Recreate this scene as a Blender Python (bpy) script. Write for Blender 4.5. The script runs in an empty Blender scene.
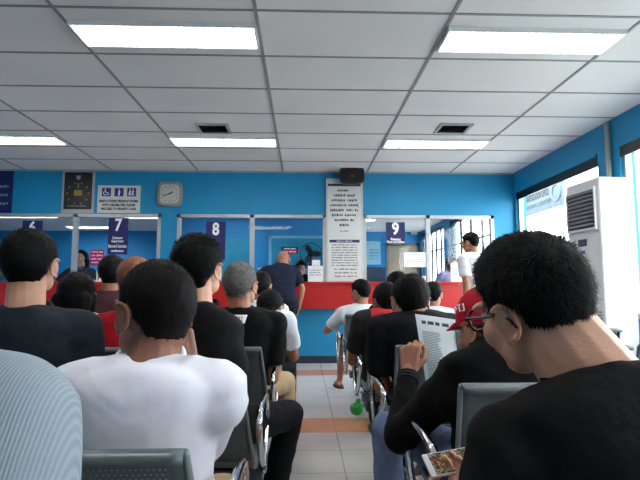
import bpy, bmesh, math, random
import numpy as np
from mathutils import Vector, Matrix, Euler, noise

S = bpy.context.scene
COL = S.collection
R = math.radians
V = Vector

# ------------------------------------------------------------------ camera
CAM = V((0, 0, 1.02)); FPX = 505.0
cd = bpy.data.cameras.new('camera'); cam = bpy.data.objects.new('camera', cd); COL.objects.link(cam)
cd.sensor_width = 36; cd.lens = 36 * FPX / 640; cd.clip_start = 0.02
cam.location = CAM
cam.rotation_euler = (R(90 + 5.54), 0, R(-1.92))
S.camera = cam
CM = Euler(cam.rotation_euler).to_matrix()
def at(u, v, Y):
    d = CM @ V(((u - 320) / FPX, (240 - v) / FPX, -1))
    return CAM + d * (Y / d.y)

# ------------------------------------------------------------------ world and light
S.view_settings.view_transform = 'Standard'; S.view_settings.look = 'None'
S.view_settings.gamma = 1; S.view_settings.exposure = 0.8
w = bpy.data.worlds.new('sky'); S.world = w; w.use_nodes = True
bg = w.node_tree.nodes['Background']; bg.inputs[0].default_value = (0.97, 0.985, 1.0, 1); bg.inputs[1].default_value = 6.5
LAMP = 4.6
sl_ = bpy.data.lights.new('sun', 'SUN'); sl_.energy = 1.2; sl_.angle = R(3); so_ = bpy.data.objects.new('sun', sl_); COL.objects.link(so_); so_.rotation_euler = (R(8), R(-14), 0)
S.cycles.max_bounces = 7; S.cycles.diffuse_bounces = 4; S.cycles.transparent_max_bounces = 16
S.cycles.use_denoising = True; S.cycles.caustics_reflective = False; S.cycles.caustics_refractive = False
S.cycles.sample_clamp_indirect = 4

# ------------------------------------------------------------------ materials
def lin(c):
    if isinstance(c, str):
        c = c.lstrip('#'); c = [int(c[i:i + 2], 16) / 255 for i in (0, 2, 4)]
    return tuple(((x / 12.92) if x <= 0.04045 else ((x + 0.055) / 1.055) ** 2.4) for x in c) + (1,)
MATS = {}
def mat(name, color, rough=0.6, metal=0.0, var=0.08, nscale=8.0, bump=0.0, bscale=60.0, spec=0.5, emit=None, estr=0, sss=0.0, stretch=None, sheen=0):
    if name in MATS: return MATS[name]
    m = bpy.data.materials.new(name); m.use_nodes = True; nt = m.node_tree
    b = nt.nodes['Principled BSDF']; L = nt.links
    b.inputs['Roughness'].default_value = rough; b.inputs['Metallic'].default_value = metal
    b.inputs['Specular IOR Level'].default_value = spec
    if sss:
        b.inputs['Subsurface Weight'].default_value = sss; b.inputs['Subsurface Radius'].default_value = (0.01, 0.004, 0.002)
    if sheen: b.inputs['Sheen Weight'].default_value = sheen
    tc = nt.nodes.new('ShaderNodeTexCoord'); n = nt.nodes.new('ShaderNodeTexNoise'); n.inputs['Scale'].default_value = nscale
    n.inputs['Detail'].default_value = 4
    src = tc.outputs['Object']
    if stretch:
        mp = nt.nodes.new('ShaderNodeMapping'); mp.inputs['Scale'].default_value = stretch; L.new(src, mp.inputs[0]); src = mp.outputs[0]
    L.new(src, n.inputs['Vector'])
    c = lin(color)
    r = nt.nodes.new('ShaderNodeValToRGB'); r.color_ramp.elements[0].position = 0.3; r.color_ramp.elements[1].position = 0.7
    r.color_ramp.elements[0].color = tuple(x * (1 - var) for x in c[:3]) + (1,)
    r.color_ramp.elements[1].color = tuple(min(1, x * (1 + var)) for x in c[:3]) + (1,)
    L.new(n.outputs[0], r.inputs[0]); L.new(r.outputs[0], b.inputs['Base Color'])
    if bump:
        n2 = nt.nodes.new('ShaderNodeTexNoise'); n2.inputs['Scale'].default_value = bscale; n2.inputs['Detail'].default_value = 3
        L.new(src, n2.inputs['Vector'])
        bp = nt.nodes.new('ShaderNodeBump'); bp.inputs['Strength'].default_value = bump; bp.inputs['Distance'].default_value = 0.01
        L.new(n2.outputs[0], bp.inputs['Height']); L.new(bp.outputs[0], b.inputs['Normal'])
    if emit:
        b.inputs['Emission Color'].default_value = lin(emit); b.inputs['Emission Strength'].default_value = estr
    MATS[name] = m; return m

def glass_mat():
    m = bpy.data.materials.new('pane_glass'); m.use_nodes = True; nt = m.node_tree; nt.nodes.clear(); L = nt.links
    o = nt.nodes.new('ShaderNodeOutputMaterial'); mx = nt.nodes.new('ShaderNodeMixShader')
    t = nt.nodes.new('ShaderNodeBsdfTransparent'); t.inputs[0].default_value = (0.95, 0.975, 0.98, 1)
    g = nt.nodes.new('ShaderNodeBsdfGlossy'); g.inputs['Roughness'].default_value = 0.02
    lw = nt.nodes.new('ShaderNodeLayerWeight'); lw.inputs[0].default_value = .5
    pw_ = nt.nodes.new('ShaderNodeMath'); pw_.operation = 'POWER'; pw_.inputs[1].default_value = 4; L.new(lw.outputs['Facing'], pw_.inputs[0])
    f = nt.nodes.new('ShaderNodeMath'); f.operation = 'MULTIPLY_ADD'; f.inputs[1].default_value = .35; f.inputs[2].default_value = .025; L.new(pw_.outputs[0], f.inputs[0])
    L.new(f.outputs[0], mx.inputs[0]); L.new(t.outputs[0], mx.inputs[1]); L.new(g.outputs[0], mx.inputs[2]); L.new(mx.outputs[0], o.inputs[0])
    return m
GLASS = glass_mat()

def node_mat(name, build):
    m = bpy.data.materials.new(name); m.use_nodes = True; nt = m.node_tree
    build(nt, nt.nodes['Principled BSDF'], nt.links); MATS[name] = m; return m
def _floor(nt, b, L):
    N = nt.nodes.new
    tc = N('ShaderNodeTexCoord'); sp = N('ShaderNodeSeparateXYZ'); L.new(tc.outputs['Object'], sp.inputs[0])
    def M(op, a, c=None, d=None):
        n = N('ShaderNodeMath'); n.operation = op
        for i, x in enumerate((a, c, d)):
            if x is None: continue
            if isinstance(x, (int, float)): n.inputs[i].default_value = x
            else: L.new(x, n.inputs[i])
        return n.outputs[0]
    T = 0.4
    fx = M('FRACT', M('DIVIDE', M('ADD', sp.outputs[0], 10 + 0.16), T)); fy = M('FRACT', M('DIVIDE', M('ADD', sp.outputs[1], 10 - 3.72 + T * 1), T))
    gx = M('LESS_THAN', M('MINIMUM', fx, M('SUBTRACT', 1, fx)), 0.006); gy = M('LESS_THAN', M('MINIMUM', fy, M('SUBTRACT', 1, fy)), 0.006)
    g = M('MAXIMUM', gx, gy)
    # tan band rows: one tile row in six
    row = M('FRACT', M('DIVIDE', M('ADD', sp.outputs[1], 24 - 3.72), T * 6))
    band = M('LESS_THAN', row, 1 / 6.0)
    n1 = N('ShaderNodeTexNoise'); n1.inputs['Scale'].default_value = 5; n1.inputs['Detail'].default_value = 5; L.new(tc.outputs['Object'], n1.inputs[0])
    r1 = N('ShaderNodeValToRGB'); r1.color_ramp.elements[0].color = lin('#cfccc8'); r1.color_ramp.elements[1].color = lin('#e2dfda'); L.new(n1.outputs[0], r1.inputs[0])
    r2 = N('ShaderNodeValToRGB'); r2.color_ramp.elements[0].color = lin('#ae7452'); r2.color_ramp.elements[1].color = lin('#cf9a76')
    n2 = N('ShaderNodeTexNoise'); n2.inputs['Scale'].default_value = 9; n2.inputs['Detail'].default_value = 6; n2.inputs['Distortion'].default_value = 1.5; L.new(tc.outputs['Object'], n2.inputs[0]); L.new(n2.outputs[0], r2.inputs[0])
    mx = N('ShaderNodeMix'); mx.data_type = 'RGBA'; L.new(band, mx.inputs[0]); L.new(r1.outputs[0], mx.inputs[6]); L.new(r2.outputs[0], mx.inputs[7])
    m2 = N('ShaderNodeMix'); m2.data_type = 'RGBA'; L.new(g, m2.inputs[0]); L.new(mx.outputs[2], m2.inputs[6]); m2.inputs[7].default_value = lin('#77736f')
    L.new(m2.outputs[2], b.inputs['Base Color']); b.inputs['Roughness'].default_value = 0.22
FLOOR = node_mat('floor_tiles', _floor)
def _ceil(nt, b, L):
    N = nt.nodes.new
    tc = N('ShaderNodeTexCoord'); n = N('ShaderNodeTexNoise'); n.inputs['Scale'].default_value = 1.1; n.inputs['Detail'].default_value = 3; L.new(tc.outputs['Object'], n.inputs[0])
    r = N('ShaderNodeValToRGB'); r.color_ramp.elements[0].position = .3; r.color_ramp.elements[1].position = .7
    r.color_ramp.elements[0].color = lin('#dcdfdf'); r.color_ramp.elements[1].color = lin('#e6e8e7'); L.new(n.outputs[0], r.inputs[0])
    n2 = N('ShaderNodeTexNoise'); n2.inputs['Scale'].default_value = 90; L.new(tc.outputs['Object'], n2.inputs[0])
    bp = N('ShaderNodeBump'); bp.inputs['Strength'].default_value = .25; bp.inputs['Distance'].default_value = .004; L.new(n2.outputs[0], bp.inputs['Height']); L.new(bp.outputs[0], b.inputs['Normal'])
    L.new(r.outputs[0], b.inputs['Base Color']); b.inputs['Roughness'].default_value = .9
CEIL = node_mat('ceiling_board', _ceil)
def _perf(nt, b, L):
    N = nt.nodes.new
    def M(op, a, c=None):
        n = N('ShaderNodeMath'); n.operation = op
        for i, x in enumerate((a, c)):
            if x is None: continue
            if isinstance(x, (int, float)): n.inputs[i].default_value = x
            else: L.new(x, n.inputs[i])
        return n.outputs[0]
    uv = N('ShaderNodeUVMap'); sp = N('ShaderNodeSeparateXYZ'); L.new(uv.outputs[0], sp.inputs[0])
    P = 0.010
    row = M('FLOOR', M('DIVIDE', sp.outputs[1], P * .87))
    off = M('MULTIPLY', M('MODULO', row, 2), .5)
    fx = M('SUBTRACT', M('FRACT', M('ADD', M('DIVIDE', sp.outputs[0], P), M('ADD', off, 200))), .5)
    fy = M('SUBTRACT', M('FRACT', M('DIVIDE', sp.outputs[1], P * .87)), .5)
    d = M('SQRT', M('ADD', M('MULTIPLY', fx, fx), M('MULTIPLY', fy, fy)))
    hole = M('LESS_THAN', d, .31)
    inx = M('LESS_THAN', M('ABSOLUTE', sp.outputs[0]), .165)
    iny = M('MULTIPLY', M('GREATER_THAN', sp.outputs[1], .045), M('LESS_THAN', sp.outputs[1], .285))
    h = M('MULTIPLY', hole, M('MULTIPLY', inx, iny))
    L.new(M('SUBTRACT', 1, h), b.inputs['Alpha'])
    b.inputs['Base Color'].default_value = lin('#5e696b'); b.inputs['Metallic'].default_value = .35; b.inputs['Roughness'].default_value = .42
PERF = node_mat('perforated_metal', _perf)
BLUE = mat('blue_paint', '#0785b4', .55, var=.05, nscale=2.5, bump=.05)
BLUE2 = mat('office_blue_paint', '#1f8fd0', .6, var=.05, nscale=2)
WHITE = mat('white_paint', '#dadcdc', .6)
RED = mat('red_laminate', '#b01816', .35, var=.06)
NAVY = mat('navy_board', '#0e1258', .5, var=.05)
ALU = mat('aluminium', '#b8bcbc', .4, .5)
CHROME = mat('chrome', '#d8dade', .12, 1.0, var=.03)
GREYM = mat('grey_metal', '#7c888a', .4, .4)
BLACK = mat('black_plastic', '#101012', .4)
INK = mat('ink', '#1c1c22', .7)
WTXT = mat('white_letter', '#f2f2f2', .6)
PAPER = mat('paper', '#e8eaea', .8, var=.03)
PALE = mat('pale_poster', '#d4d6d4', .7, var=.03)

# ------------------------------------------------------------------ mesh helpers
class MB:
    def __init__(s): s.v = []; s.f = []; s.uv = None
    def add(s, vs, fs):
        o = len(s.v); s.v += [tuple(x) for x in vs]; s.f += [tuple(i + o for i in f) for f in fs]; return s
    def box(s, x0, x1, y0, y1, z0, z1):
        vs = [(x, y, z) for z in (z0, z1) for y in (y0, y1) for x in (x0, x1)]
        return s.add(vs, [(0, 2, 3, 1), (4, 5, 7, 6), (0, 1, 5, 4), (2, 6, 7, 3), (0, 4, 6, 2), (1, 3, 7, 5)])
    def cbox(s, c, d): return s.box(c[0] - d[0] / 2, c[0] + d[0] / 2, c[1] - d[1] / 2, c[1] + d[1] / 2, c[2] - d[2] / 2, c[2] + d[2] / 2)
    def loft(s, rings, n=20, sq=2.0, caps=True):
        # ring = (centre, rx, ry, ax, ay)
        k = len(rings); vs = []
        for c, rx, ry, ax, ay in rings:
            for i in range(n):
                a = 2 * math.pi * i / n; ca, sa = math.cos(a), math.sin(a)
                ca = math.copysign(abs(ca) ** (2 / sq), ca); sa = math.copysign(abs(sa) ** (2 / sq), sa)
                vs.append(V(c) + V(ax) * (rx * ca) + V(ay) * (ry * sa))
        fs = [(r * n + i, r * n + (i + 1) % n, (r + 1) * n + (i + 1) % n, (r + 1) * n + i) for r in range(k - 1) for i in range(n)]
        if caps:
            fs.append(tuple(reversed(range(n)))); fs.append(tuple((k - 1) * n + i for i in range(n)))
        return s.add(vs, fs)
    def tube(s, pts, rad, n=10, caps=True, close=False):
        pts = [V(p) for p in pts]; k = len(pts)
        if not isinstance(rad, (list, tuple)): rad = [rad] * k
        up = None; rings = []
        for i, p in enumerate(pts):
            t = (pts[(i + 1) % k] - pts[i - 1]) if close else (pts[min(i + 1, k - 1)] - pts[max(i - 1, 0)])
            t.normalize()
            if up is None:
                up = V((0, 0, 1)) if abs(t.z) < .9 else V((1, 0, 0))
            ax = up.cross(t).normalized(); ay = t.cross(ax).normalized(); up = ay
            rings.append((p, rad[i], rad[i], ax, ay))
        if close:
            rings.append(rings[0]); return s.loft(rings, n, caps=False)
        return s.loft(rings, n, caps=caps)
    def ell(s, c, r, rot=None, nu=20, nv=12):
        M = rot if rot is not None else Matrix.Identity(3); vs = []; c = V(c)
        vs.append(c + M @ V((0, 0, r[2])))
        for j in range(1, nv):
            th = math.pi * j / nv
            for i in range(nu):
                a = 2 * math.pi * i / nu
                vs.append(c + M @ V((r[0] * math.sin(th) * math.cos(a), r[1] * math.sin(th) * math.sin(a), r[2] * math.cos(th))))
        vs.append(c + M @ V((0, 0, -r[2])))
        fs = [(0, 1 + i, 1 + (i + 1) % nu) for i in range(nu)]
        for j in range(nv - 2):
            for i in range(nu):
                a = 1 + j * nu + i; b = 1 + j * nu + (i + 1) % nu
                fs.append((a, a + nu, b + nu, b))
        e = len(vs) - 1; o = 1 + (nv - 2) * nu
        fs += [(o + i, e, o + (i + 1) % nu) for i in range(nu)]
        return s.add(vs, fs)
    def cap(s, p0, p1, r0, r1, n=14):
        # tapered capsule
        p0, p1 = V(p0), V(p1); t = (p1 - p0)
        if t.length < 1e-6: return s.ell(p0, (r0,) * 3)
        t.normalize(); up = V((0, 0, 1)) if abs(t.z) < .9 else V((1, 0, 0)); ax = up.cross(t).normalized(); ay = t.cross(ax)
        rings = []
        for k in range(5):
            a = math.pi / 2 * (1 - k / 4.0); a = min(a, 1.5); rings.append((p0 - t * (r0 * math.sin(a)), max(r0 * math.cos(a), 1e-4), max(r0 * math.cos(a), 1e-4), ax, ay))
        for k in range(5):
            a = math.pi / 2 * (k / 4.0); a = min(a, 1.5); rings.append((p1 + t * (r1 * math.sin(a)), max(r1 * math.cos(a), 1e-4), max(r1 * math.cos(a), 1e-4), ax, ay))
        return s.loft(rings, n)
    def chain(s, pts, rs):
        for i in range(len(pts) - 1): s.cap(pts[i], pts[i + 1], rs[i], rs[i + 1])
        return s
    def mesh(s, name):
        me = bpy.data.meshes.new(name); me.from_pydata([tuple(v) for v in s.v], [], s.f); me.update(); return me
    def build(s, name, m, parent=None, smooth=False, bevel=0, loc=None, rot=None, segs=2, recalc=True):
        me = s.mesh(name)
        if bevel or recalc:
            bm = bmesh.new(); bm.from_mesh(me)
            bmesh.ops.recalc_face_normals(bm, faces=bm.faces)
            if bevel: bmesh.ops.bevel(bm, geom=[e for e in bm.edges if e.calc_face_angle(0) > .5], offset=bevel, segments=segs, profile=.5, affect='EDGES', clamp_overlap=True)
            bm.to_mesh(me); bm.free()
        return link(name, me, m, parent, smooth, loc, rot)
def link(name, me, m, parent=None, smooth=False, loc=None, rot=None):
    o = bpy.data.objects.new(name, me); COL.objects.link(o)
    for mm in (m if isinstance(m, (list, tuple)) else [m]): me.materials.append(mm)
    if smooth: me.polygons.foreach_set('use_smooth', [True] * len(me.polygons))
    if parent: o.parent = parent
    if loc is not None: o.location = loc
    if rot is not None: o.rotation_euler = rot
    return o
def tag(o, label, cat, group=None, kind=None):
    o['label'] = label; o['category'] = cat
    if group: o['group'] = group
    if kind: o['kind'] = kind
    return o
def thing(name, label, cat, loc=(0, 0, 0), rz=0, group=None):
    o = bpy.data.objects.new(name, None); COL.objects.link(o); o.location = loc; o.rotation_euler = (0, 0, rz); o.empty_display_size = .1
    return tag(o, label, cat, group)
def struct(o): o['kind'] = 'structure'; return o
def dup(o, parent=None, loc=None, label=None):
    c = o.copy(); COL.objects.link(c)
    if parent: c.parent = parent
    if loc is not None: c.location = loc
    if label: c['label'] = label
    for ch in list(o.children): dup(ch, c)
    return c
def remesh(mb, vox, it=4, fac=.5):
    """voxel union of the closed shapes collected in mb, then smoothing"""
    o = bpy.data.objects.new('tmp', mb.mesh('tmp')); COL.objects.link(o)
    md = o.modifiers.new('r', 'REMESH'); md.mode = 'VOXEL'; md.voxel_size = vox
    if it:
        sm = o.modifiers.new('s', 'SMOOTH'); sm.factor = fac; sm.iterations = it
    dg = bpy.context.evaluated_depsgraph_get(); dg.update()
    me = bpy.data.meshes.new_from_object(o.evaluated_get(dg))
    old = o.data; bpy.data.objects.remove(o); bpy.data.meshes.remove(old)
    n = len(me.vertices); co = np.empty(n * 3, 'f'); me.vertices.foreach_get('co', co)
    k = len(me.polygons); li = np.empty(len(me.loops), 'i'); me.loops.foreach_get('vertex_index', li)
    ls = np.empty(k, 'i'); me.polygons.foreach_get('loop_start', ls); lt = np.empty(k, 'i'); me.polygons.foreach_get('loop_total', lt)
    nor = np.empty(n * 3, 'f'); me.vertices.foreach_get('normal', nor)
    bpy.data.meshes.remove(me)
    return co.reshape(-1, 3), [tuple(li[a:a + b]) for a, b in zip(ls.tolist(), lt.tolist())], nor.reshape(-1, 3)
def text(s, size, name='lettering', m=WTXT, parent=None, loc=(0, 0, 0), rot=(R(90), 0, 0), width=None, ext=.0008, bold=0.0, sx=1.0):
    cu = bpy.data.curves.new('t', 'FONT'); cu.body = s; cu.size = size; cu.align_x = 'CENTER'; cu.align_y = 'CENTER'; cu.extrude = ext; cu.offset = bold; cu.resolution_u = 3
    o = bpy.data.objects.new('t', cu); COL.objects.link(o)
    dg = bpy.context.evaluated_depsgraph_get(); dg.update()
    me = bpy.data.meshes.new_from_object(o.evaluated_get(dg)); bpy.data.objects.remove(o)
    if width:
        xs = [v.co.x for v in me.vertices]; wd = max(xs) - min(xs); k = width / wd
        for v in me.vertices: v.co.x *= k
    elif sx != 1:
        for v in me.vertices: v.co.x *= sx
    return link(name, me, m, parent, loc=loc, rot=rot)
def marks(x0, x1, z0, z1, rows, y, th, seed=0, name='print', m=INK, parent=None, wl=(.5, 2.2), fill=.5, shape=None):
    """rows of small word-long printed strokes on a plane facing -Y, too small in the photo to read"""
    rnd = random.Random(seed); mb = MB(); rh = (z1 - z0) / rows
    for i in range(rows):
        zc = z1 - rh * (i + .5); h = rh * fill / 2
        a = x0; b = x1
        if shape: k = shape(i / max(1, rows - 1)); c = (x0 + x1) / 2; a = c - (x1 - x0) / 2 * k; b = c + (x1 - x0) / 2 * k
        x = a
        while x < b - rh * .3:
            L = min(rh * rnd.uniform(*wl), b - x)
            # each word is a row of short strokes
            q = x
            while q < x + L - rh * .1:
                s_ = rh * rnd.uniform(.14, .3); mb.box(q, min(q + s_, x + L), y - th, y, zc - h * rnd.uniform(.5, 1), zc + h * rnd.uniform(.5, 1)); q += s_ + rh * .1
            x += L + rh * .35
    return mb.build(name, m, parent, recalc=False)

# ------------------------------------------------------------------ the setting
CZ = 2.69; D = 7.1; RX = at(513, 172, D).x; LX = -5.2; BY = -3.5; OY = 13.0; OZ = 2.5
T = .15
OL = -9.0
struct(MB().box(LX - T, RX + T, BY - T, D, -.1, 0).box(OL - T, RX + T, D, OY + T, -.1, 0).build('floor', FLOOR))
struct(MB().box(LX - T, RX + T, BY - T, D + T, CZ, CZ + .1).build('ceiling', CEIL))
struct(MB().box(OL - T, RX + T, D + T, OY + T, OZ, OZ + .1).build('ceiling_office', CEIL))
struct(MB().box(LX - T, LX, BY - T, D + T, 0, CZ).build('wall_left', BLUE))
struct(MB().box(OL - T, OL, D, OY + T, 0, CZ).build('wall_office_left', BLUE2))
struct(MB().box(OL, LX - T, D, D + T, 0, CZ).build('wall_office_front', BLUE2))
struct(MB().box(LX - T, RX + T, BY - T, BY, 0, CZ).build('wall_back', BLUE))
struct(MB().box(OL - T, RX + T, OY, OY + T, 0, CZ).build('wall_office_back', BLUE2))
# right wall with its openings
WT = 2.385
wr = MB()
wins = [(-2.4, -.2, .75), (1.0, 4.66, .75), (5.02, D - .06, .75), (7.4, 10.35, .95), (10.8, 12.8, .95)]
yy = BY - T
for a, b, z in wins:
    wr.box(RX, RX + T, yy, a, 0, CZ); wr.box(RX, RX + T, a, b, 0, z); wr.box(RX, RX + T, a, b, WT if a < 7 else 2.42, CZ); yy = b
wr.box(RX, RX + T, yy, OY + T, 0, CZ)
struct(wr.build('wall_right', BLUE))
BRONZE = mat('dark_window_frame', '#16181c', .4, .3)
for i, (a, b, z) in enumerate(wins):
    wt = WT if a < 7 else 2.42
    f = MB(); x0, x1 = RX + .03, RX + .09
    f.box(x0, x1, a, b, z, z + .05); f.box(x0, x1, a, b, wt - .07, wt); f.box(x0, x1, a, a + .04, z, wt); f.box(x0, x1, b - .04, b, z, wt)
    if a > 7:
        k = 5
        for j in range(1, k): yj = a + (b - a) * j / k; f.box(x0 + .01, x1 - .01, yj - .02, yj + .02, z, wt)
        f.box(x0 + .01, x1 - .01, a, b, 1.9, 1.93); 
    
    fo = struct(f.build('window_%d' % (i + 1), BRONZE if a > 7 else ALU))
    if a < 7: MB().box(RX + .005, RX + .029, a, b, wt - .10, wt - .001).build('blind_box', BRONZE, fo)
    MB().box(RX + .055, RX + .062, a + .02, b - .02, z + .02, wt - .02).build('pane', GLASS, fo)
# ledge moulding above the first window
struct(MB().box(RX - .02, RX - .001, 5.02, D - .001, WT + .0, WT + .035).build('trim_1', BLUE))
# front (counter) wall
def px(u, Y=D): return at(u, 240, Y).x
def pz(v, Y=D, u=320): return at(u, v, Y).z
zt = pz(215); zc = 1.12
ox = [(-4.95, px(160.5)), (px(177), px(326)), (px(363), px(494))]
fw = MB(); fw.box(LX, RX, D, D + T, zt, CZ + .0); fw.box(LX, RX, D, D + T, 0, zc - .04)
xx = LX
for a, b in ox: fw.box(xx, a, D, D + T, zc - .04, zt); xx = b
fw.box(xx, RX, D, D + T, zc - .04, zt)
struct(fw.build('wall_front', BLUE))
struct(MB().box(LX, RX, D - .012, D, 0, .10).build('baseboard_front', mat('dark_base', '#1d2c40', .5)))
struct(MB().box(RX - .012, RX, BY, D - .02, 0, .10).build('baseboard_right', MATS['dark_base']))
# opening frames and panes
for i, (a, b) in enumerate(ox):
    f = MB(); t = .045
    f.box(a, b, D - .02, D + .06, zt - .045, zt); f.box(a, a + t, D - .02, D + .06, zc, zt); f.box(b - t, b, D - .02, D + .06, zc, zt)
    mids = {0: [px(75), px(75) - 1.5], 1: [px(252)], 2: [px(428)]}[i]
    for mx_ in mids: f.box(mx_ - .03, mx_ + .03, D - .02, D + .05, zc, zt)
    fo = struct(f.build('window_%d' % (i + 6), ALU))
    edges = sorted([a] + mids + [b])
    for p, q in zip(edges[:-1], edges[1:]): MB().box(p + .02, q - .02, D + .015, D + .02, zc + .16, zt - .03).build('pane', GLASS, fo)
# ceiling grid
g = MB(); x0 = px(283, D)
xs = [at(283, 172, D).x + 1.2 * k for k in range(-5, 4)]
ys = [D - .6 * k for k in range(0, 18)]
for x in xs:
    if LX < x < RX: g.box(x - .011, x + .011, BY, D, CZ - .006, CZ)
for y in ys:
    if y > BY: g.box(LX, RX, y - .009, y + .009, CZ - .005, CZ)
struct(g.build('trim_2', mat('ceiling_tee', '#8c9092', .6)))
struct(MB().box(LX, RX, D - .02, D, CZ - .02, CZ).build('trim_3', mat('grey_angle', '#9aa0a2', .6)))
# office partition with framed door
pw = MB(); pw.box(-2.55, px(333, 9.6), 9.6, 9.68, 0, 2.5); struct(pw.build('wall_office_middle', BLUE2))
pw = MB(); pw.box(-2.6, -2.55, 9.3, 13, 0, 2.5); struct(pw.build('wall_office_side', BLUE2))
TEAL = mat('teal_panel', '#2f93b8', .4, var=.08)
def office_door(n, x0, x1, Y, zt_, mpanel, mframe, w_=.05):
    f = MB(); f.box(x0, x0 + w_, Y - .04, Y - .001, 0, zt_); f.box(x1 - w_, x1, Y - .04, Y - .001, 0, zt_); f.box(x0, x1, Y - .04, Y - .001, zt_ - w_, zt_)
    o = struct(f.build('door_%d' % n, mframe)); p = MB(); p.box(x0 + w_ + .002, x1 - w_ - .002, Y - .025, Y - .003, .01, zt_ - w_ - .002); p.build('door_leaf', mpanel, o)
    MB().tube([(x1 - w_ - .09, Y - .06, 1.0), (x1 - w_ - .02, Y - .06, 1.0)], .01).build('handle', ALU, o)
office_door(1, px(269, 9.6), px(332, 9.6), 9.6, pz(236, 9.6), TEAL, mat('pale_blue_frame', '#7fc3e6', .5))
WOODG = mat('wood_door', '#8b7f6c', .5, var=.15, nscale=5, stretch=(6, 6, .6))
office_door(2, px(386, OY), px(419, OY), OY, pz(243, OY), WOODG, mat('grey_door_frame', '#6f6a60', .5), .07)
struct(MB().box(px(208, 9.6), px(251, 9.6), 9.56, 9.599, 0, pz(239, 9.6)).build('trim_4', TEAL))
struct(MB().box(px(250, 9.6), px(288, 9.6), 9.57, 9.599, pz(230, 9.6), pz(228, 9.6)).build('trim_5', mat('pale_strip', '#9fd0ea', .5)))

# ------------------------------------------------------------------ ceiling lights, vents
LM = node_mat('lit_diffuser', lambda nt, b, L: (b.inputs['Base Color'].__setattr__('default_value', (.9, .9, .9, 1)), b.inputs['Emission Color'].__setattr__('default_value', (1, .98, .97, 1)), b.inputs['Emission Strength'].__setattr__('default_value', LAMP * 2.2)))
LWH = mat('lamp_white', '#e4e6e6', .4)
def ceiling_light(label, x0, yc, z=CZ, group='ceiling lights of the waiting hall', w_=1.2, d=.3):
    t = thing('ceiling_light', label, 'ceiling light', (x0 + w_ / 2, yc, z), 0, group)
    f = MB(); W = w_ / 2 - .015; H = d / 2
    f.box(-W, W, -H, -H + .014, -.03, -.001); f.box(-W, W, H - .014, H, -.03, -.001); f.box(-W, -W + .014, -H + .014, H - .014, -.03, -.001); f.box(W - .014, W, -H + .014, H - .014, -.03, -.001)
    f.build('frame', LWH, t)
    MB().box(-W + .015, W - .015, -H + .015, H - .015, -.014, -.002).build('diffuser', LM, t)
    l = MB()
    for k in range(1, 24): x = -W + 2 * W * k / 24; l.box(x - .0012, x + .0012, -H + .0155, H - .0155, -.028, -.016)
    l.build('louver', LWH, t)
    return t
xa = xs[4]  # first bar left of centre
xa = at(283, 172, D).x
l0 = ceiling_light('near left lit ceiling panel, bigger of the two in its column', xa - 1.2, D - 6 * .6 - .3)
L_ = dup
for lb, x, y in [('near right lit ceiling panel, larger one above the air conditioner side', xa + 2.4, D - 3.9), ('small far lit ceiling panel left of centre, beyond the left vent', xa - 1.2, D - 1.5),
                 ('small far lit ceiling panel right of centre, beyond the right vent', xa + 2.4, D - 1.5)]:
    dup(l0, loc=(x + (.6 if x < 0 else -.6), y, CZ), label=lb)
for x, y, lb in [(xa - 1.2, D - 6.3, 'lit ceiling panel behind the camera, left column'), (xa + 1.2, D - 6.3, 'lit ceiling panel behind the camera, right column'), (xa - 3.6, D - 3.9, 'near lit ceiling panel out of frame to the left'),
                 (xa - 3.6, D - 1.5, 'far lit ceiling panel out of frame to the left'), ]:
    dup(l0, loc=(x + .6, y, CZ), label=lb)
for i, (x, y, lb) in enumerate([(-3.7, 10.3, 'far office lamp strip at left seen through the left glass'), (-5.6, 12.1, 'farthest office lamp strip at left, low in the left glass'), (-6.2, 10.3, 'office lamp strip at the extreme left of the glass'), (.35, 10.6, 'office lamp strip right of the notice pillar'), (-1.9, 8.6, 'office lamp strip above the number 8 booth')]):
    ceiling_light(lb, x, y, OZ, 'office ceiling lights')
VENTM = mat('vent_grey', '#7b7a74', .6)
vp = None
for lb, u in [('left square ceiling air vent', 213.5), ('right square ceiling air vent', 453)]:
    p = at(u, 128, 1); k = (CZ - CAM.z) / (p.z - CAM.z); loc = (p.x * k, k, CZ)
    if vp is None:
        vp = thing('ceiling_vent', lb, 'ceiling vent', loc, 0, 'ceiling vents'); f = MB(); q = .17; r_ = .155
        f.box(-q, q, -r_, -r_ + .03, -.016, -.001).box(-q, q, r_ - .03, r_, -.016, -.001).box(-q, -q + .03, -r_ + .03, r_ - .03, -.016, -.001).box(q - .03, q, -r_ + .03, r_ - .03, -.016, -.001)
        f.build('frame', mat('vent_frame', '#a8aaa6', .6), vp)
        MB().box(-q + .031, q - .031, -r_ + .031, r_ - .031, -.003, -.001).build('duct', mat('dark_duct', '#15140f', .8), vp)
        sl = MB()
        for j in range(7): y = -r_ + .05 + j * .036; sl.add([(-q + .032, y, -.014), (q - .032, y, -.014), (q - .032, y + .022, -.004), (-q + .032, y + .022, -.004)], [(0, 1, 2, 3)]); sl.add([(-q + .032, y, -.0125), (q - .032, y, -.0125), (q - .032, y + .022, -.0025), (-q + .032, y + .022, -.0025)], [(3, 2, 1, 0)])
        sl.build('slat', VENTM, vp, recalc=False)
    else: dup(vp, loc=loc, label=lb)

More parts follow.
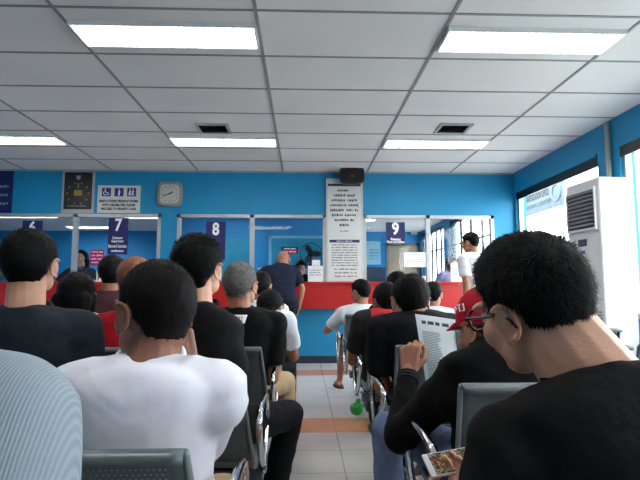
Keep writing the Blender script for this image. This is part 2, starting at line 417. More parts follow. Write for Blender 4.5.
# ------------------------------------------------------------------ counter
ct = thing('service_counter', 'long red fronted service counter under the glass booths', 'counter', (0, D, 0))
MB().box(LX + .02, RX - .02, -.16, -.003, .75, 1.09).build('red_front', RED, ct, bevel=.006)
MB().box(LX + .02, RX - .02, -.20, -.0035, 1.092, zc - .002).build('worktop', mat('counter_top', '#b4241e', .3), ct, bevel=.005)
cti = MB().box(LX + .02, RX - .02, T + .003, .45, 1.03, 1.07).box(LX + .02, LX + .06, T + .01, .42, 0, 1.03).box(RX - .06, RX - .02, T + .01, .42, 0, 1.03); cti.build('inner_desk', mat('inner_desk_wood', '#a0a4a4', .5), ct)

# ------------------------------------------------------------------ signs and wall items
def board(name, label, cat, u0, v0, u1, v1, Y, m, th=.012, group=None):
    x0, x1 = px(u0, Y), px(u1, Y); z1, z0 = pz(v0, Y), pz(v1, Y)
    t = thing(name, label, cat, ((x0 + x1) / 2, Y, z0), 0, group); W = (x1 - x0) / 2; H = z1 - z0
    MB().box(-W, W, -th, 0, 0, H).build('board', m, t, bevel=.001)
    return t, W, H, -th - .0012
YS = D - .025
t, W, H, y = board('booth_sign', 'navy hanging sign with a white 7 and four lines of text', 'sign', 108, 219, 128, 255, YS, NAVY, group='booth number signs')
text('7', .24, 'numeral', parent=t, loc=(0, y, H - .105), bold=.006, sx=.8)
for s_, z, k, wd in [('Evaluator', .23, .05, .14), ('Supervisor', .185, .05, .17), ('Record Section', .115, .062, .25), ('verification', .05, .042, .17)]: text(s_, k, parent=t, loc=(0, y, z), width=wd, bold=.001)
t, W, H, y = board('booth_sign', 'navy hanging sign with a large white 8', 'sign', 206, 222, 225.5, 260, YS, NAVY, group='booth number signs')
text('8', .24, 'numeral', parent=t, loc=(0, y, H - .115), bold=.008, sx=.8)
t, W, H, y = board('booth_sign', 'navy hanging sign with a white 9 right of the notice pillar', 'sign', 386, 222, 405, 243, YS, NAVY, group='booth number signs')
text('9', .235, 'numeral', parent=t, loc=(0, y, H - .1), bold=.008, sx=.85)
text('Releasing', .05, parent=t, loc=(0, y, .055), width=.14, bold=.0015); text('Plates and Stickers', .045, parent=t, loc=(0, y, .018), width=.25, bold=.0015)
t, W, H, y = board('booth_sign', 'navy hanging sign with a white numeral top at the far left, behind a head', 'sign', 22, 222, 42, 258, YS, NAVY, group='booth number signs')
text('6', .22, 'numeral', parent=t, loc=(0, y, H - .1), bold=.008, sx=.8)
# accessibility sign
t, W, H, y = board('access_sign', 'white priority notice with three blue pictograms and black lettering', 'sign', 96, 187, 139, 214, D - .003, PALE)
pm = mat('pictogram_blue', '#1c2478', .5)
for k, xc in enumerate((-.175, 0, .175)):
    s_ = .062; MB().box(xc - s_, xc + s_, y - .001, y + .001, H - .155, H - .035).build('pictogram', pm, t)
    g = MB(); yb = y - .002
    def ln(pts, r=.006): g.tube([(xc + p[0], yb, H - .095 + p[1]) for p in pts], r, 6)
    if k == 0:
        g.ell((xc - .015, yb, H - .052), (.009, .003, .009), None, 10, 6); ln([(-.015, .03), (-.012, -.005), (.02, -.005), (.032, -.035), (.042, -.033)]); ln([(-.03 + .0, .01), (-.04, -.015), (-.025, -.04), (0, -.043), (.015, -.03)], .005)
    elif k == 1:
        g.ell((xc, yb, H - .052), (.009, .003, .009), None, 10, 6); g.ell((xc + .004, yb, H - .09), (.014, .003, .022), None, 10, 6); ln([(-.004, -.01), (-.006, -.048)]); ln([(.006, -.01), (.006, -.048)])
    else:
        for dx in (-.022, .02): g.ell((xc + dx, yb, H - .054), (.008, .003, .008), None, 10, 6); ln([(dx, .03), (dx - .006, 0), (dx - .018, -.045)]); ln([(dx - .004, 0), (dx + .01, -.045)]); ln([(dx, .02), (dx + .018, 0)], .004)
    g.build('symbol', WTXT, t)
for s_, z, wd in [('SENIOR CITIZENS, PREGNANT WOMEN', .185, .54), ('WITH DISABILITIES, PLEASE', .13, .46), ('PROCEED TO PRIORITY LANE', .075, .48)]: text(s_, .045, parent=t, m=INK, loc=(0, y, z - .02), width=wd, bold=.0022)
# black poster
t, W, H, y = board('framed_poster', 'black framed poster with small gold and white emblems above booth 7', 'poster', 60, 173.5, 92.5, 214.5, D - .003, mat('poster_frame', '#a9abab', .6))
MB().box(-W + .03, W - .03, y - .003, y + .001, .055, H - .012).build('poster_sheet', mat('poster_black', '#0c0c10', .35), t)
gm = mat('dull_gold', '#8c7a1c', .5); e = MB(); yb = y - .005
e.box(-.055, .055, yb, yb + .002, H * .42, H * .42 + .075); 
for k in range(10): a = 2 * math.pi * k / 10; e.ell((.15 * math.cos(a), yb, H * .47 + .15 * math.sin(a)), (.013, .002, .013), None, 8, 5)
e.build('gold_emblem', gm, t)
e = MB(); e.add([(-.03, yb, H - .06), (.03, yb, H - .06), (.028, yb, H - .1), (0, yb, H - .125), (-.028, yb, H - .1)], [(0, 4, 3, 2, 1)]); e.box(-.005, .005, yb, yb + .002, H * .6, H * .72); e.build('white_emblem', mat('emblem_grey', '#9a9c98', .6), t, recalc=False)
marks(-.13, .13, .085, .115, 1, y - .0035, .001, 4, m=MATS['emblem_grey'], parent=t)
# blue sign at far left
t, W, H, y = board('wall_sign', 'dark blue wall sign cut by the left edge of the photo', 'sign', -30, 173.5, 10, 214.5, D - .003, NAVY)
marks(-.1, W - .04, .07, .43, 3, y + .001, .001, 7, m=mat('dim_print', '#8f97a0', .6), parent=t, fill=.35)
# clock
p = at(170.5, 194.5, D); t = thing('wall_clock', 'square grey wall clock with rounded corners above booth 8', 'clock', (p.x, D - .002, p.z))
def rsq(w_, y0, y1, sq, n=40): m_ = MB(); m_.loft([((0, y0, 0), w_, w_, V((1, 0, 0)), V((0, 0, 1))), ((0, y1, 0), w_, w_, V((1, 0, 0)), V((0, 0, 1)))], n, sq); return m_
rsq(.175, -.045, 0, 5).build('case', mat('clock_case', '#8d8a84', .45, .2), t, bevel=.008)
rsq(.135, -.048, -.0455, 5).build('dial', mat('clock_dial', '#b8bab4', .6), t)
h = MB(); h.tube([(.01, -.052, .004), (-.09, -.052, -.03)], .006, 6); h.tube([(0, -.054, 0), (.05, -.054, .03)], .008, 6); h.ell((0, -.052, 0), (.012, .004, .012)); h.build('hands', INK, t)
h = MB()
for k in range(12): a = k * math.pi / 6; h.cbox((.11 * math.sin(a), -.049, .11 * math.cos(a)), (.012, .002, .012))
h.build('hour_marks', INK, t)
# notice pillar
struct(MB().box(px(326) + .001, px(363) - .001, D - .035, D - .0005, zc, pz(179)).build('trim_6', mat('pillar_white', '#c9cbc9', .6)))
YP = D - .037
t, W, H, y = board('notice_poster', 'upper pale notice on the pillar with text set in an oval', 'poster', 328, 183, 361, 236, YP, PALE, th=.004, group='notices on the pillar')
MB().box(-W, W, y - .0005, y + .001, H - .045, H - .01).build('heading_band', mat('dark_band', '#24262e', .5), t)
ov = lambda k: max(.35, math.sin(math.pi * (k * .86 + .1)) ** .6)
marks(-W + .03, W - .03, .12, H - .07, 8, y + .0015, .001, 11, parent=t, fill=.55, shape=ov, wl=(1.2, 3.5)); marks(-.06, .06, .05, .09, 1, y + .0015, .001, 3, parent=t)
e = MB()
for sx in (-1, 1): e.tube([(sx * (W - .025) * math.sin(a), y, H * .5 + .21 * math.cos(a)) for a in [.5 + 2.1 * k / 12 for k in range(13)]], .0015, 5)
e.build('oval_outline', mat('outline_grey', '#70747c', .6), t)
t, W, H, y = board('notice_poster', 'lower pale notice on the pillar with a navy heading band', 'poster', 328, 232.5 + 4, 361, 281, YP - .001, PALE, th=.003, group='notices on the pillar')
MB().box(-W + .02, W - .02, y - .0005, y + .001, H - .085, H - .045).build('heading_band', mat('navy_band', '#22255c', .5), t)
marks(-.11, .11, H - .08, H - .05, 1, y, .001, 5, m=WTXT, parent=t)
marks(-W + .05, W - .05, .2, H - .1, 9, y + .0015, .001, 12, parent=t, fill=.5, wl=(1, 3)); marks(-W + .09, W - .06, .04, .19, 3, y + .0015, .001, 13, parent=t, fill=.45)
# speaker
p = at(351.5, 176.5, D - .15); t = thing('loudspeaker', 'small black loudspeaker mounted above the notice pillar', 'speaker', (p.x, D - .15, p.z - .13))
rsq2 = MB(); rsq2.loft([((0, -.1, .13), .175, .125, V((1, 0, 0)), V((0, 0, 1))), ((0, .1, .13), .15, .105, V((1, 0, 0)), V((0, 0, 1)))], 40, 4); rsq2.build('cabinet', BLACK, t, bevel=.012)
MB().loft([((0, -.108, .13), .15, .1, V((1, 0, 0)), V((0, 0, 1))), ((0, -.101, .13), .15, .1, V((1, 0, 0)), V((0, 0, 1)))], 40, 4).build('grille', mat('grille_black', '#08080a', .8, bump=.6, bscale=250), t)
MB().box(-.02, .02, -.112, -.1085, .10, .125).build('badge', mat('badge_brown', '#6b4a3a', .5), t)
MB().box(-.03, .03, .1, .149, .08, .18).build('bracket', ALU, t)
# papers on and behind the glass
t, W, H, y = board('glass_notice', 'white printed sheet taped inside the booth 9 glass', 'paper notice', 403.5, 252, 426.5, 267, D - .005, PAPER, th=.002)
marks(-W + .03, W - .03, .03, H - .02, 5, y + .001, .0006, 21, parent=t, fill=.3, m=mat('grey_print', '#8a8c94', .7))
t, W, H, y = board('glass_notice', 'pale blue sheet on the office wall left of the number 9 sign', 'paper notice', 365.5, 241, 380.5, 264.5, 8.2, mat('ice_sheet', '#a9dcec', .7), th=.003)
marks(-W + .06, W - .03, .07, H - .12, 4, y + .001, .0008, 22, parent=t, fill=.35, m=mat('teal_print', '#3f87a0', .7))
bx0, bx1 = px(361, 8.2), px(385, 8.2); ZC = pz(267, 8.2)
c_ = thing('office_cabinet', 'tall blue office cupboard with dark lower doors beside booth 9', 'cabinet', ((bx0 + bx1) / 2, 8.44, 0)); W = (bx1 - bx0) / 2
MB().box(-W, W, -.235, .2, ZC, pz(235, 8.2)).build('upper_body', BLUE2, c_); MB().box(-W, W, -.235, .2, 0, ZC - .002).build('lower_door', mat('slate_door', '#27435a', .5), c_)
t, W, H, y = board('red_notice', 'small red and navy notice with white print above the guard head', 'sign', 281.5, 247, 298, 254, D - .005, NAVY, th=.003)
MB().box(-W + .03, W - .02, y, y + .0015, .005, .05).build('red_band', RED, t); marks(-W + .04, W - .03, .01, H - .005, 2, y - .0005, .0006, 23, m=WTXT, parent=t, fill=.35)
t, W, H, y = board('pink_notice', 'magenta notice with white text inside the booth 7 glass', 'sign', 91, 250, 105, 266, D - .005, mat('magenta', '#a01c60', .6), th=.003)
marks(-W + .02, W - .02, .02, H - .01, 4, y + .001, .0006, 24, m=WTXT, parent=t, fill=.4)
# counter-top holders
def holder(label, u0, u1, v0, Y, seed):
    x0, x1 = px(u0, Y), px(u1, Y); H = pz(v0, Y) - zc; t = thing('sign_holder', label, 'sign holder', ((x0 + x1) / 2, Y, zc + .001), 0, 'sheet holders on the counter'); W = (x1 - x0) / 2
    MB().box(-W, W, -.04, .04, 0, .01).build('base', PAPER, t); MB().box(-W, W, -.003, .003, .01, H).build('sheet', PAPER, t)
    marks(-W + .02, W - .02, H * .35, H * .8, 3, -.0035, .0006, seed, m=mat('blue_print', '#3c5c9a', .7), parent=t, fill=.5)
holder('white sheet holder on the counter right of the guard', 308, 323, 266, D - .07, 31)
holder('taller narrow white holder behind the one right of the guard', 312, 320, 260, D - .02 - .025, 32)
holder('small white holder on the counter by booth 7', 98, 104, 271, D - .07, 33)
holder('white holder near the standing man in the right booth', 450, 463, 263, D - .07, 34)
holder('pale holder left of the right booth mullion', 406, 425, 276, D - .07, 35)
t = thing('printer', 'small pale printer on the inner desk left of the guard', 'printer', (px(264, 7.45), 7.5, 1.071)); MB().box(-.09, .09, -.1, .12, 0, .26).build('body', PAPER, t, bevel=.015); MB().box(-.07, .07, -.13, -.101, .05, .07).build('tray', GREYM, t)
# emergency lamp
p = at(413.5, 233, OY); t = thing('emergency_lamp', 'small white emergency lamp above the wooden office door', 'lamp', (p.x, OY - .002, p.z)); MB().box(-.09, .09, -.08, 0, -.05, .05).build('body', LWH, t, bevel=.01)
for sx in (-.05, .05): MB().ell((sx, -.1, .06), (.035, .03, .035)).build('lamp_head', LWH, t)
# desk fan
p = at(311, 254, 7.45); t = thing('desk_fan', 'dark round electric fan inside the booth right of the guard', 'fan', (p.x, 7.45, 1.071))
f = MB()
for k in range(24): a = 2 * math.pi * k / 24; f.tube([(.02 * math.cos(a), -.07, p.z - 1.071 + .02 * math.sin(a)), (.1 * math.cos(a), -.075, p.z - 1.071 + .1 * math.sin(a)), (.16 * math.cos(a), -.03, p.z - 1.071 + .16 * math.sin(a))], .0025, 5)
f.tube([(.16 * math.cos(a), -.03, p.z - 1.071 + .16 * math.sin(a)) for a in [2 * math.pi * k / 32 for k in range(32)]], .006, 6, close=True); f.build('guard', BLACK, t)
f = MB()
for k in range(3): a0 = 2 * math.pi * k / 3; f.ell((.08 * math.cos(a0), -.045, p.z - 1.071 + .08 * math.sin(a0)), (.07, .004, .045), Euler((R(15), -a0, 0)).to_matrix(), 12, 6)
f.build('blade', mat('fan_blade', '#1d3040', .4), t); MB().cap((0, -.03, p.z - 1.071), (0, .09, p.z - 1.071), .05, .04).build('motor', BLACK, t); MB().tube([(0, .03, p.z - 1.071), (0, .03, .01)], .02).build('stem', BLACK, t); MB().loft([((0, .02, 0), .1, .1, V((1, 0, 0)), V((0, 1, 0))), ((0, .02, .03), .08, .08, V((1, 0, 0)), V((0, 1, 0)))], 24).build('base', BLACK, t)

# ------------------------------------------------------------------ air conditioner
ACW = mat('ac_white', '#d9d8dc', .4, var=.03, nscale=3)
A = at(565.5, 187, 4.62); zA = A.z; B = None
# near front corner: same height, at column 598
lo, hi = 3.0, 4.6
for _ in range(40):
    m_ = (lo + hi) / 2; q = at(598, 176, m_)
    if q.z < zA: lo = m_
    else: hi = m_
B = at(598, 176, (lo + hi) / 2)
dirv = V((A.x - B.x, A.y - B.y, 0)); wd = dirv.length; ang = math.atan2(dirv.y, dirv.x)
# local: +x runs along the front from near corner to far corner, +y points out of the front
ac = thing('air_conditioner', 'tall white floor standing air conditioner by the right window', 'air conditioner', (B.x, B.y, 0), ang)
ACD = .30; H = zA
MB().box(0, wd, -ACD, 0, .06, H).build('body', ACW, ac, bevel=.02, segs=3)
MB().box(.01, wd - .01, -ACD + .01, -.02, 0, .058).build('plinth', mat('ac_plinth', '#8a8a8e', .5), ac)
g0, g1 = H - .43, H - .10
MB().box(.05, wd - .04, .0005, .012, g0, g1).build('grille_recess', mat('grille_dark', '#17181c', .7), ac)
for k in range(9):
    z = g0 + .02 + k * (g1 - g0 - .03) / 8.5; sl = MB(); sl.add([(.055, .013, z), (wd - .045, .013, z), (wd - .045, .03, z + .012), (.055, .03, z + .012)], [(0, 1, 2, 3)]); sl.add([(.055, .013, z + .006), (wd - .045, .013, z + .006), (wd - .045, .03, z + .018), (.055, .03, z + .018)], [(3, 2, 1, 0)]); sl.add([(.055, .03, z + .012), (wd - .045, .03, z + .012), (wd - .045, .03, z + .018), (.055, .03, z + .018)], [(0, 1, 2, 3)])
    sl.build('louver', mat('louver_grey', '#9b9ba2', .5), ac, recalc=False)
f = MB(); a_, b_ = .035, wd - .025; f.box(a_, b_, .0005, .022, g1, g1 + .02).box(a_, b_, .0005, .022, g0 - .02, g0).box(a_, a_ + .015, .0005, .022, g0, g1).box(b_ - .015, b_, .0005, .022, g0, g1); f.build('grille_frame', ACW, ac)
MB().box(wd * .42, wd * .66, .0005, .006, g0 - .15, g0 - .09).build('control_panel', mat('dark_panel', '#3a3c44', .4), ac)
MB().box(wd * .48, wd * .60, .0005, .006, g0 - .22, g0 - .19).build('badge', mat('badge_blue', '#3c52a8', .4), ac)
MB().box(.02, wd - .02, .0005, .004, .93, .936).build('seam', mat('seam_grey', '#9a9aa0', .5), ac)
lg = MB(); 
for k in range(26): z = .12 + k * .028; lg.box(.04, wd - .04, .0005, .006, z, z + .014)
lg.build('intake_grille', mat('intake_grey', '#a4a4aa', .5), ac)
# conduit on the wall column
cp = MB(); cx = RX - .035; cyy = 4.78
cp.tube([(cx, cyy, z) for z in [1.6 + .02 * k for k in range(54)]], [.027 if k % 2 else .024 for k in range(54)], 12)
tag(cp.build('conduit_pipe', mat('pipe_grey', '#8f9690', .4, .3), smooth=True), 'grey ribbed conduit pipe running up the blue wall column', 'pipe')

# outside, seen through the right windows
t = thing('outdoor_banner', 'white banner sign with dark lettering outside the right window', 'banner', (RX + 1.1, 6.2, 0), 0)
bw = MB(); bw.box(0, .02, 1.6, 3.9, 2.36, 2.86); bw.build('cloth', mat('banner_white', '#5c6a70', .7), t)
text('TRANSPORTATION OFFICE', .17, m=mat('banner_ink', '#10161c', .6), parent=t, loc=(-.003, 2.55, 2.66), rot=(R(90), 0, R(-90)), width=.95, bold=.006)
text('LICENSING CENTER', .10, m=MATS['banner_ink'], parent=t, loc=(-.003, 2.55, 2.5), rot=(R(90), 0, R(-90)), width=1.1)
for yy_ in (1.82, 3.4):
    MB().tube([(-.004, yy_ + .14 * math.cos(a), 2.6 + .14 * math.sin(a)) for a in [2 * math.pi * k / 24 for k in range(24)]], .012, 6, close=True).build('seal', mat('seal_grey', '#67717a', .6), t)
for yy_ in (1.7, 3.8): MB().box(.021, .06, yy_ - .02, yy_ + .02, 0, 2.9).build('post', GREYM, t)
struct(MB().box(RX + T, RX + 14, BY - 3, OY + 3, -.1, -.01).build('ground_outside', mat('concrete_yard', '#a4a4a0', .9)))

# ------------------------------------------------------------------ bench seating
def make_bench(xcs, loc, label, group, top=1.0, taper=.16, out=0):
    t = thing('beam_bench', label, 'bench', loc, 0, group)
    w2 = .23
    def shell(prof, n=17, thick=.006):
        m_ = MB(); k = len(prof); vs = []; arc = [0]
        for i in range(1, k): arc.append(arc[-1] + (V(prof[i]) - V(prof[i - 1])).length)
        for s_ in (0, 1):
            for i, (y, z) in enumerate(prof):
                a = prof[min(i + 1, k - 1)]; b = prof[max(i - 1, 0)]; tn = V((a[0] - b[0], a[1] - b[1])).normalized(); nn = V((-tn.y, tn.x)) * (thick * s_)
                for j in range(n):
                    x = (-w2 + 2 * w2 * j / (n - 1)) * tp(z); vs.append((x, y + nn.x, z + nn.y))
        fs = []; q = k * n
        for i in range(k - 1):
            for j in range(n - 1):
                a = i * n + j; fs.append((a, a + 1, a + n + 1, a + n)); fs.append((q + a, q + a + n, q + a + n + 1, q + a + 1))
        for i in range(k - 1): a = i * n; fs.append((a, a + n, q + a + n, q + a)); a += n - 1; fs.append((a, q + a, q + a + n, a + n))
        for j in range(n - 1): fs.append((j, q + j, q + j + 1, j + 1)); a = (k - 1) * n + j; fs.append((a, a + 1, q + a + 1, q + a))
        m_.add(vs, fs); m_.uvs = [(v[0], arc[(i % q) // n]) for i, v in enumerate(vs)]
        return m_
    backp = [(-.012, .772), (-.006, .787), (.006, .79), (.014, .78), (.022, .74), (.04, .66), (.062, .57), (.085, .50), (.10, .46)]
    backp = [(y, .46 + (z - .46) * top) for y, z in backp]
    tp = lambda z: 1 - taper * max(0, min(1, (z - .46) / .3))
    seatp = [(.10, .455), (.115, .435), (.15, .425), (.22, .42), (.30, .425), (.38, .435), (.45, .445), (.49, .442), (.51, .425), (.512, .405)]
    cache = {}
    for xc in xcs:
        for nm, prof in (('backrest', backp), ('seat', seatp)):
            if nm not in cache:
                m_ = shell(prof); me = m_.mesh(nm); uvl = me.uv_layers.new(name='UVMap')
                for lp in me.loops: uvl.data[lp.index].uv = m_.uvs[lp.vertex_index]
                bm = bmesh.new(); bm.from_mesh(me); bmesh.ops.recalc_face_normals(bm, faces=bm.faces); bm.to_mesh(me); bm.free()
                me.materials.append(PERF); me.polygons.foreach_set('use_smooth', [True] * len(me.polygons)); cache[nm] = me
            o = bpy.data.objects.new(nm, cache[nm]); COL.objects.link(o); o.parent = t; o.location = (xc, 0, 0)
        if 'rim' not in cache:
            m_ = MB(); m_.tube([(w2 * tp(z), y, z) for y, z in backp[2:] + seatp[1:]], .007, 8)
            cache['rim'] = m_.mesh('rim'); cache['rim'].materials.append(GREYM); cache['rim'].polygons.foreach_set('use_smooth', [True] * len(cache['rim'].polygons))
        for sx in (1, -1): o = bpy.data.objects.new('side_rim', cache['rim']); COL.objects.link(o); o.parent = t; o.location = (xc, 0, 0); o.rotation_euler = (0, 0, 0); o.scale = (sx, 1, 1)
    xl, xr = xcs[0] - .25, xcs[-1] + .25
    MB().box(xl, xr, .22, .28, .34, .39).build('beam', mat('beam_grey', '#55595c', .4, .5), t, bevel=.004)
    arms = [xl - out] + [(a + b) / 2 for a, b in zip(xcs[:-1], xcs[1:])] + [xr]
    for i, x in enumerate(arms):
        a = MB()
        pts = [(x, .26, .37), (x, .33, .42), (x, .395, .50), (x, .405, .57), (x, .37, .615), (x, .30, .625), (x, .18, .625), (x, .09, .615), (x, .055, .59), (x, .07, .55), (x, .14, .47), (x, .22, .40)]
        from_ = pts; sm = []
        for k in range(len(pts) - 1):
            for q in range(3): sm.append(V(pts[k]).lerp(V(pts[k + 1]), q / 3))
        sm.append(V(pts[-1])); a.tube(sm, .012, 8); a.build('armrest', CHROME, t, smooth=True)
    for x in (xcs[0] - .02, xcs[-1] + .02):
        l = MB(); l.tube([(x, .25, .34), (x, .25, .05)], [.028, .024], 14); l.tube([(x, -.02, .022), (x, .06, .045), (x, .25, .06), (x, .44, .045), (x, .52, .022)], [.015, .02, .026, .02, .015], 10)
        lo_ = l.build('leg', CHROME, t, smooth=True)
        for yy_ in (-.02, .52): MB().loft([((x, yy_, 0), .025, .025, V((1, 0, 0)), V((0, 1, 0))), ((x, yy_, .02), .02, .02, V((1, 0, 0)), V((0, 1, 0)))], 14).build('foot', BLACK, lo_)
    return t
xl4 = [-1.89, -1.39, -.89, -.39]; xr3 = [.61, 1.11, 1.61]
bl = make_bench(xl4, (0, .87, 0), 'left bench row nearest the camera, behind the white T-shirt man', 'left block benches', .88)
lb = {1.62: 'left bench row holding the black shirt man with thick hair', 2.36: 'left bench row holding the man with a white patch at his neck', 3.12: 'left bench row holding the person with bowed head', 3.9: 'left bench row under the dark haired person nearest the guard', -.06: 'left bench row beside the camera, under the grey-blue shirt'}
for y, s_ in lb.items(): dup(bl, loc=(0, y, 0), label=s_)
br = make_bench(xr3, (0, 1.22, 0), 'right bench row holding the red capped newspaper reader', 'right block benches', 1.0, .0, .03)
lb = {.42: 'right bench row under the near man in glasses', 2.05: 'right bench row holding the man with white collar edge', 2.9: 'right bench row holding the person with red and yellow collar', 3.72: 'right bench row second from the front counter', 4.55: 'right bench row nearest the counter, holding the sandalled man'}
for y, s_ in lb.items(): dup(br, loc=(0, y, 0), label=s_)

# ------------------------------------------------------------------ people
def skin_mat(nm, c): return mat(nm, c, .52, var=.10, nscale=14, bump=.12, bscale=180, sss=.08)
SK1 = skin_mat('skin_brown', '#a9745a'); SK2 = skin_mat('skin_tan', '#c39278'); SK3 = skin_mat('skin_dark', '#855a46')
HAIR = mat('hair_black', '#050505', .62, var=.3, nscale=40, bump=.1, bscale=160, spec=.14, stretch=(3, 3, 1))
HAIRB = mat('hair_brown_black', '#0d0908', .65, spec=.14, var=.3, nscale=40, bump=.12, bscale=160, stretch=(3, 3, 1))
HAIRG = mat('hair_grey', '#5a5856', .6, var=.45, nscale=60, bump=.6, bscale=200)
HAIRO = mat('hair_auburn', '#7a4424', .5, var=.3, nscale=40, bump=.5, bscale=160)
HAIRX = mat('hair_stubble', '#4a3a34', .7, var=.3, nscale=80)
EYEW = mat('eye_white', '#d8d4d0', .2); LIP = mat('lip', '#8c4a44', .5)
def cloth(nm, c, **k): a = dict(rough=.85, var=.08, nscale=6, bump=.25, bscale=40, spec=.2); a.update(k); return mat('cloth_' + nm, c, **a)

HL = [(0, -53), (25, -53), (45, -50), (64, -38), (76, -10), (90, 3), (103, -6), (112, -12), (120, 12), (135, 30), (155, 40), (180, 42)]
def hairline(phi, hl=HL):
    phi = abs(phi)
    for (a, b), (c, d) in zip(hl[:-1], hl[1:]):
        if a <= phi <= c: k = (phi - a) / (c - a); k = k * k * (3 - 2 * k); return b + (d - b) * k
    return hl[-1][1]
SKULL = [((0, -.014, .02), (.074, .094, .088)), ((0, .028, -.035), (.061, .064, .078)), ((0, -.034, -.045), (.058, .050, .056))]
C0 = V((0, -.01, .01))
def skull_r(d):
    acc = .05 ** 18
    for c, r in SKULL:
        o = C0 - V(c); a = sum((d[i] / r[i]) ** 2 for i in range(3)); b = 2 * sum(o[i] * d[i] / r[i] ** 2 for i in range(3)); cc = sum((o[i] / r[i]) ** 2 for i in range(3)) - 1
        q = b * b - 4 * a * cc
        if q > 0: acc += max(.001, (-b + math.sqrt(q)) / (2 * a)) ** 18
    return acc ** (1 / 18) - .0012
def sstep(x): x = max(0, min(1, x)); return x * x * (3 - 2 * x)
def dirof(phi, th):
    p, t = R(phi), R(th); return V((math.sin(p) * math.cos(t), -math.cos(p) * math.cos(t), math.sin(t)))  # phi 0 = back, 90 = right side
def hair_mesh(o):
    """hair cap following the skull, plus strands"""
    side, top, fade, nz, seed = o.get('side', .008), o.get('top', .018), o.get('fade', 12), o.get('lump', .003), o.get('seed', 1)
    hl = o.get('hl', HL); n, m_ = (96, 60) if o.get('strands', 0) else (60, 36)
    def surf(phi, th):
        d = dirof(phi, th); r = skull_r(d); h0 = hairline(phi, hl)
        T = side + (top - side) * sstep((th - o.get('t0', -25)) / 85.0)
        k = (th - h0) / fade; t_ = -.007 + (T + .007) * sstep(k) - .03 * sstep((h0 - th) / 22)
        t_ += nz * sstep(k) * (noise.noise(V((d.x * 7 + seed, d.y * 7, d.z * 4))) + .5 * noise.noise(V((d.x * 24, d.y * 24 + seed, d.z * 7))))
        t_ -= (side * .75 + .001) * (1 - sstep((th - h0) / 38)) * sstep((100 - abs(phi)) / 25) * sstep(k)
        if o.get('crest') and th > 10: t_ += o['crest'] * sstep((abs(phi) - 80) / 60) * sstep((th - 10) / 40)
        return C0 + d * (r + t_), d, k, t_
    mb = MB(); vs = []; fs = []
    for j in range(m_ + 1):
        th = -60 + 150 * j / m_
        for i in range(n): vs.append(surf(-180 + 360 * i / n, th)[0])
    for j in range(m_):
        for i in range(n): a = j * n + i; b = j * n + (i + 1) % n; fs.append((a, b, b + n, a + n))
    fs.append(tuple(reversed(range(n)))); mb.add(vs, fs)
    rnd = random.Random(seed)
    L0, wd_ = o.get('len', .02), o.get('w', .0011)
    for _ in range(o.get('strands', 0)):
        phi = rnd.uniform(-180, 180); th = math.degrees(math.asin(rnd.uniform(-.8, 1)))
        p, d, k, t_ = surf(phi, th)
        if k < .28: continue
        if k < .4: p = C0 + d * (skull_r(d) + .0015 + max(0, t_) * .5)
        dn = V((0, 0, -1)); fwd = V(o.get('comb', (0, .6, -.2)))
        u = sstep((th - 20) / 40); c = (dn * (1 - u) + fwd * u); c -= d * c.dot(d)
        c += V((rnd.gauss(0, .28), rnd.gauss(0, .28), rnd.gauss(0, .28))) * o.get('mess', .7); lift = o.get('lift', .14) * (rnd.random() ** 1.5)
        g = (c.normalized() + d * lift).normalized(); L = L0 * rnd.uniform(.5, 1.2) * max(.3, min(1, k + .3))
        if L > .012 and th < 0: L *= .7
        s_ = g.cross(d).normalized() * wd_; p0 = p - d * .002; p1 = p + g * L * .5 + d * .0015; p2 = p + g * L - d * L * .12 * (1 - lift)
        mb.add([p0 - s_, p0 + s_, p1 + s_ * .8, p1 - s_ * .8, p2], [(0, 1, 2, 3), (3, 2, 4)])
    return mb
def ik(S_, W_, a, b, hint):
    v = W_ - S_; d = v.length
    if d > (a + b) * .995: W_ = S_ + v.normalized() * (a + b) * .995; v = W_ - S_; d = v.length
    x = (a * a - b * b + d * d) / (2 * d); h = math.sqrt(max(0, a * a - x * x)); n = v.normalized(); p = V(hint); p -= n * p.dot(n); p.normalize()
    return S_ + n * x + p * h, W_
def hand_mb(mb, W_, D_, N_, side, curl=.4, thumb=.3, s=1.0, point=False):
    """side +1 right hand. D_ fingers direction, N_ back-of-hand direction"""
    y = V(D_).normalized(); z = V(N_); z = (z - y * z.dot(y)).normalized(); x = y.cross(z).normalized()  # x: to the right when y fwd, z up
    tx = -x * side   # thumb side: right hand palm down -> thumb points left
    P = lambda a, b, c: W_ + (tx * a + y * b + z * c) * s
    fl = [(.030, .092, .068, .0088), (.010, .096, .076, .0090), (-.010, .092, .070, .0086), (-.029, .084, .056, .0076)]
    for i, (a, b, L, r) in enumerate(fl):
        k0 = P(a * .55, .012, 0); k1 = P(a, b, .002); mb.cap(k0, k1, .014 * s, .011 * s)
        p = k1; ang = 0; sp = a * 1.6
        segs = [.46, .30, .24]; cu = curl * (1 + .12 * i) 
        if point and i == 0: cu = .1
        for q, sl in enumerate(segs):
            ang += cu * (1.05, 1.35, .9)[q]
            dv = (y * math.cos(ang) - z * math.sin(ang) + tx * sp * (1 if q == 0 else .6)).normalized(); p2 = p + dv * (L * sl * s)
            mb.cap(p, p2, r * s * (1 - .09 * q), r * s * (.91 - .1 * q)); p = p2
    mb.cap(P(.0, .02, -.002), P(.0, .075, -.002), .016 * s, .014 * s)
    t0 = P(.018, .022, -.006); t1 = P(.040 + .012 * (1 - thumb), .055, -.014 - .016 * thumb); t2 = P(.046 + .016 * (1 - thumb) - .012 * thumb, .088, -.022 - .02 * thumb); t3 = P(.042 + .016 * (1 - thumb) - .03 * thumb, .112, -.026 - .022 * thumb)
    mb.cap(t0, t1, .015 * s, .012 * s); mb.cap(t1, t2, .0108 * s, .0098 * s); mb.cap(t2, t3, .0098 * s, .008 * s)
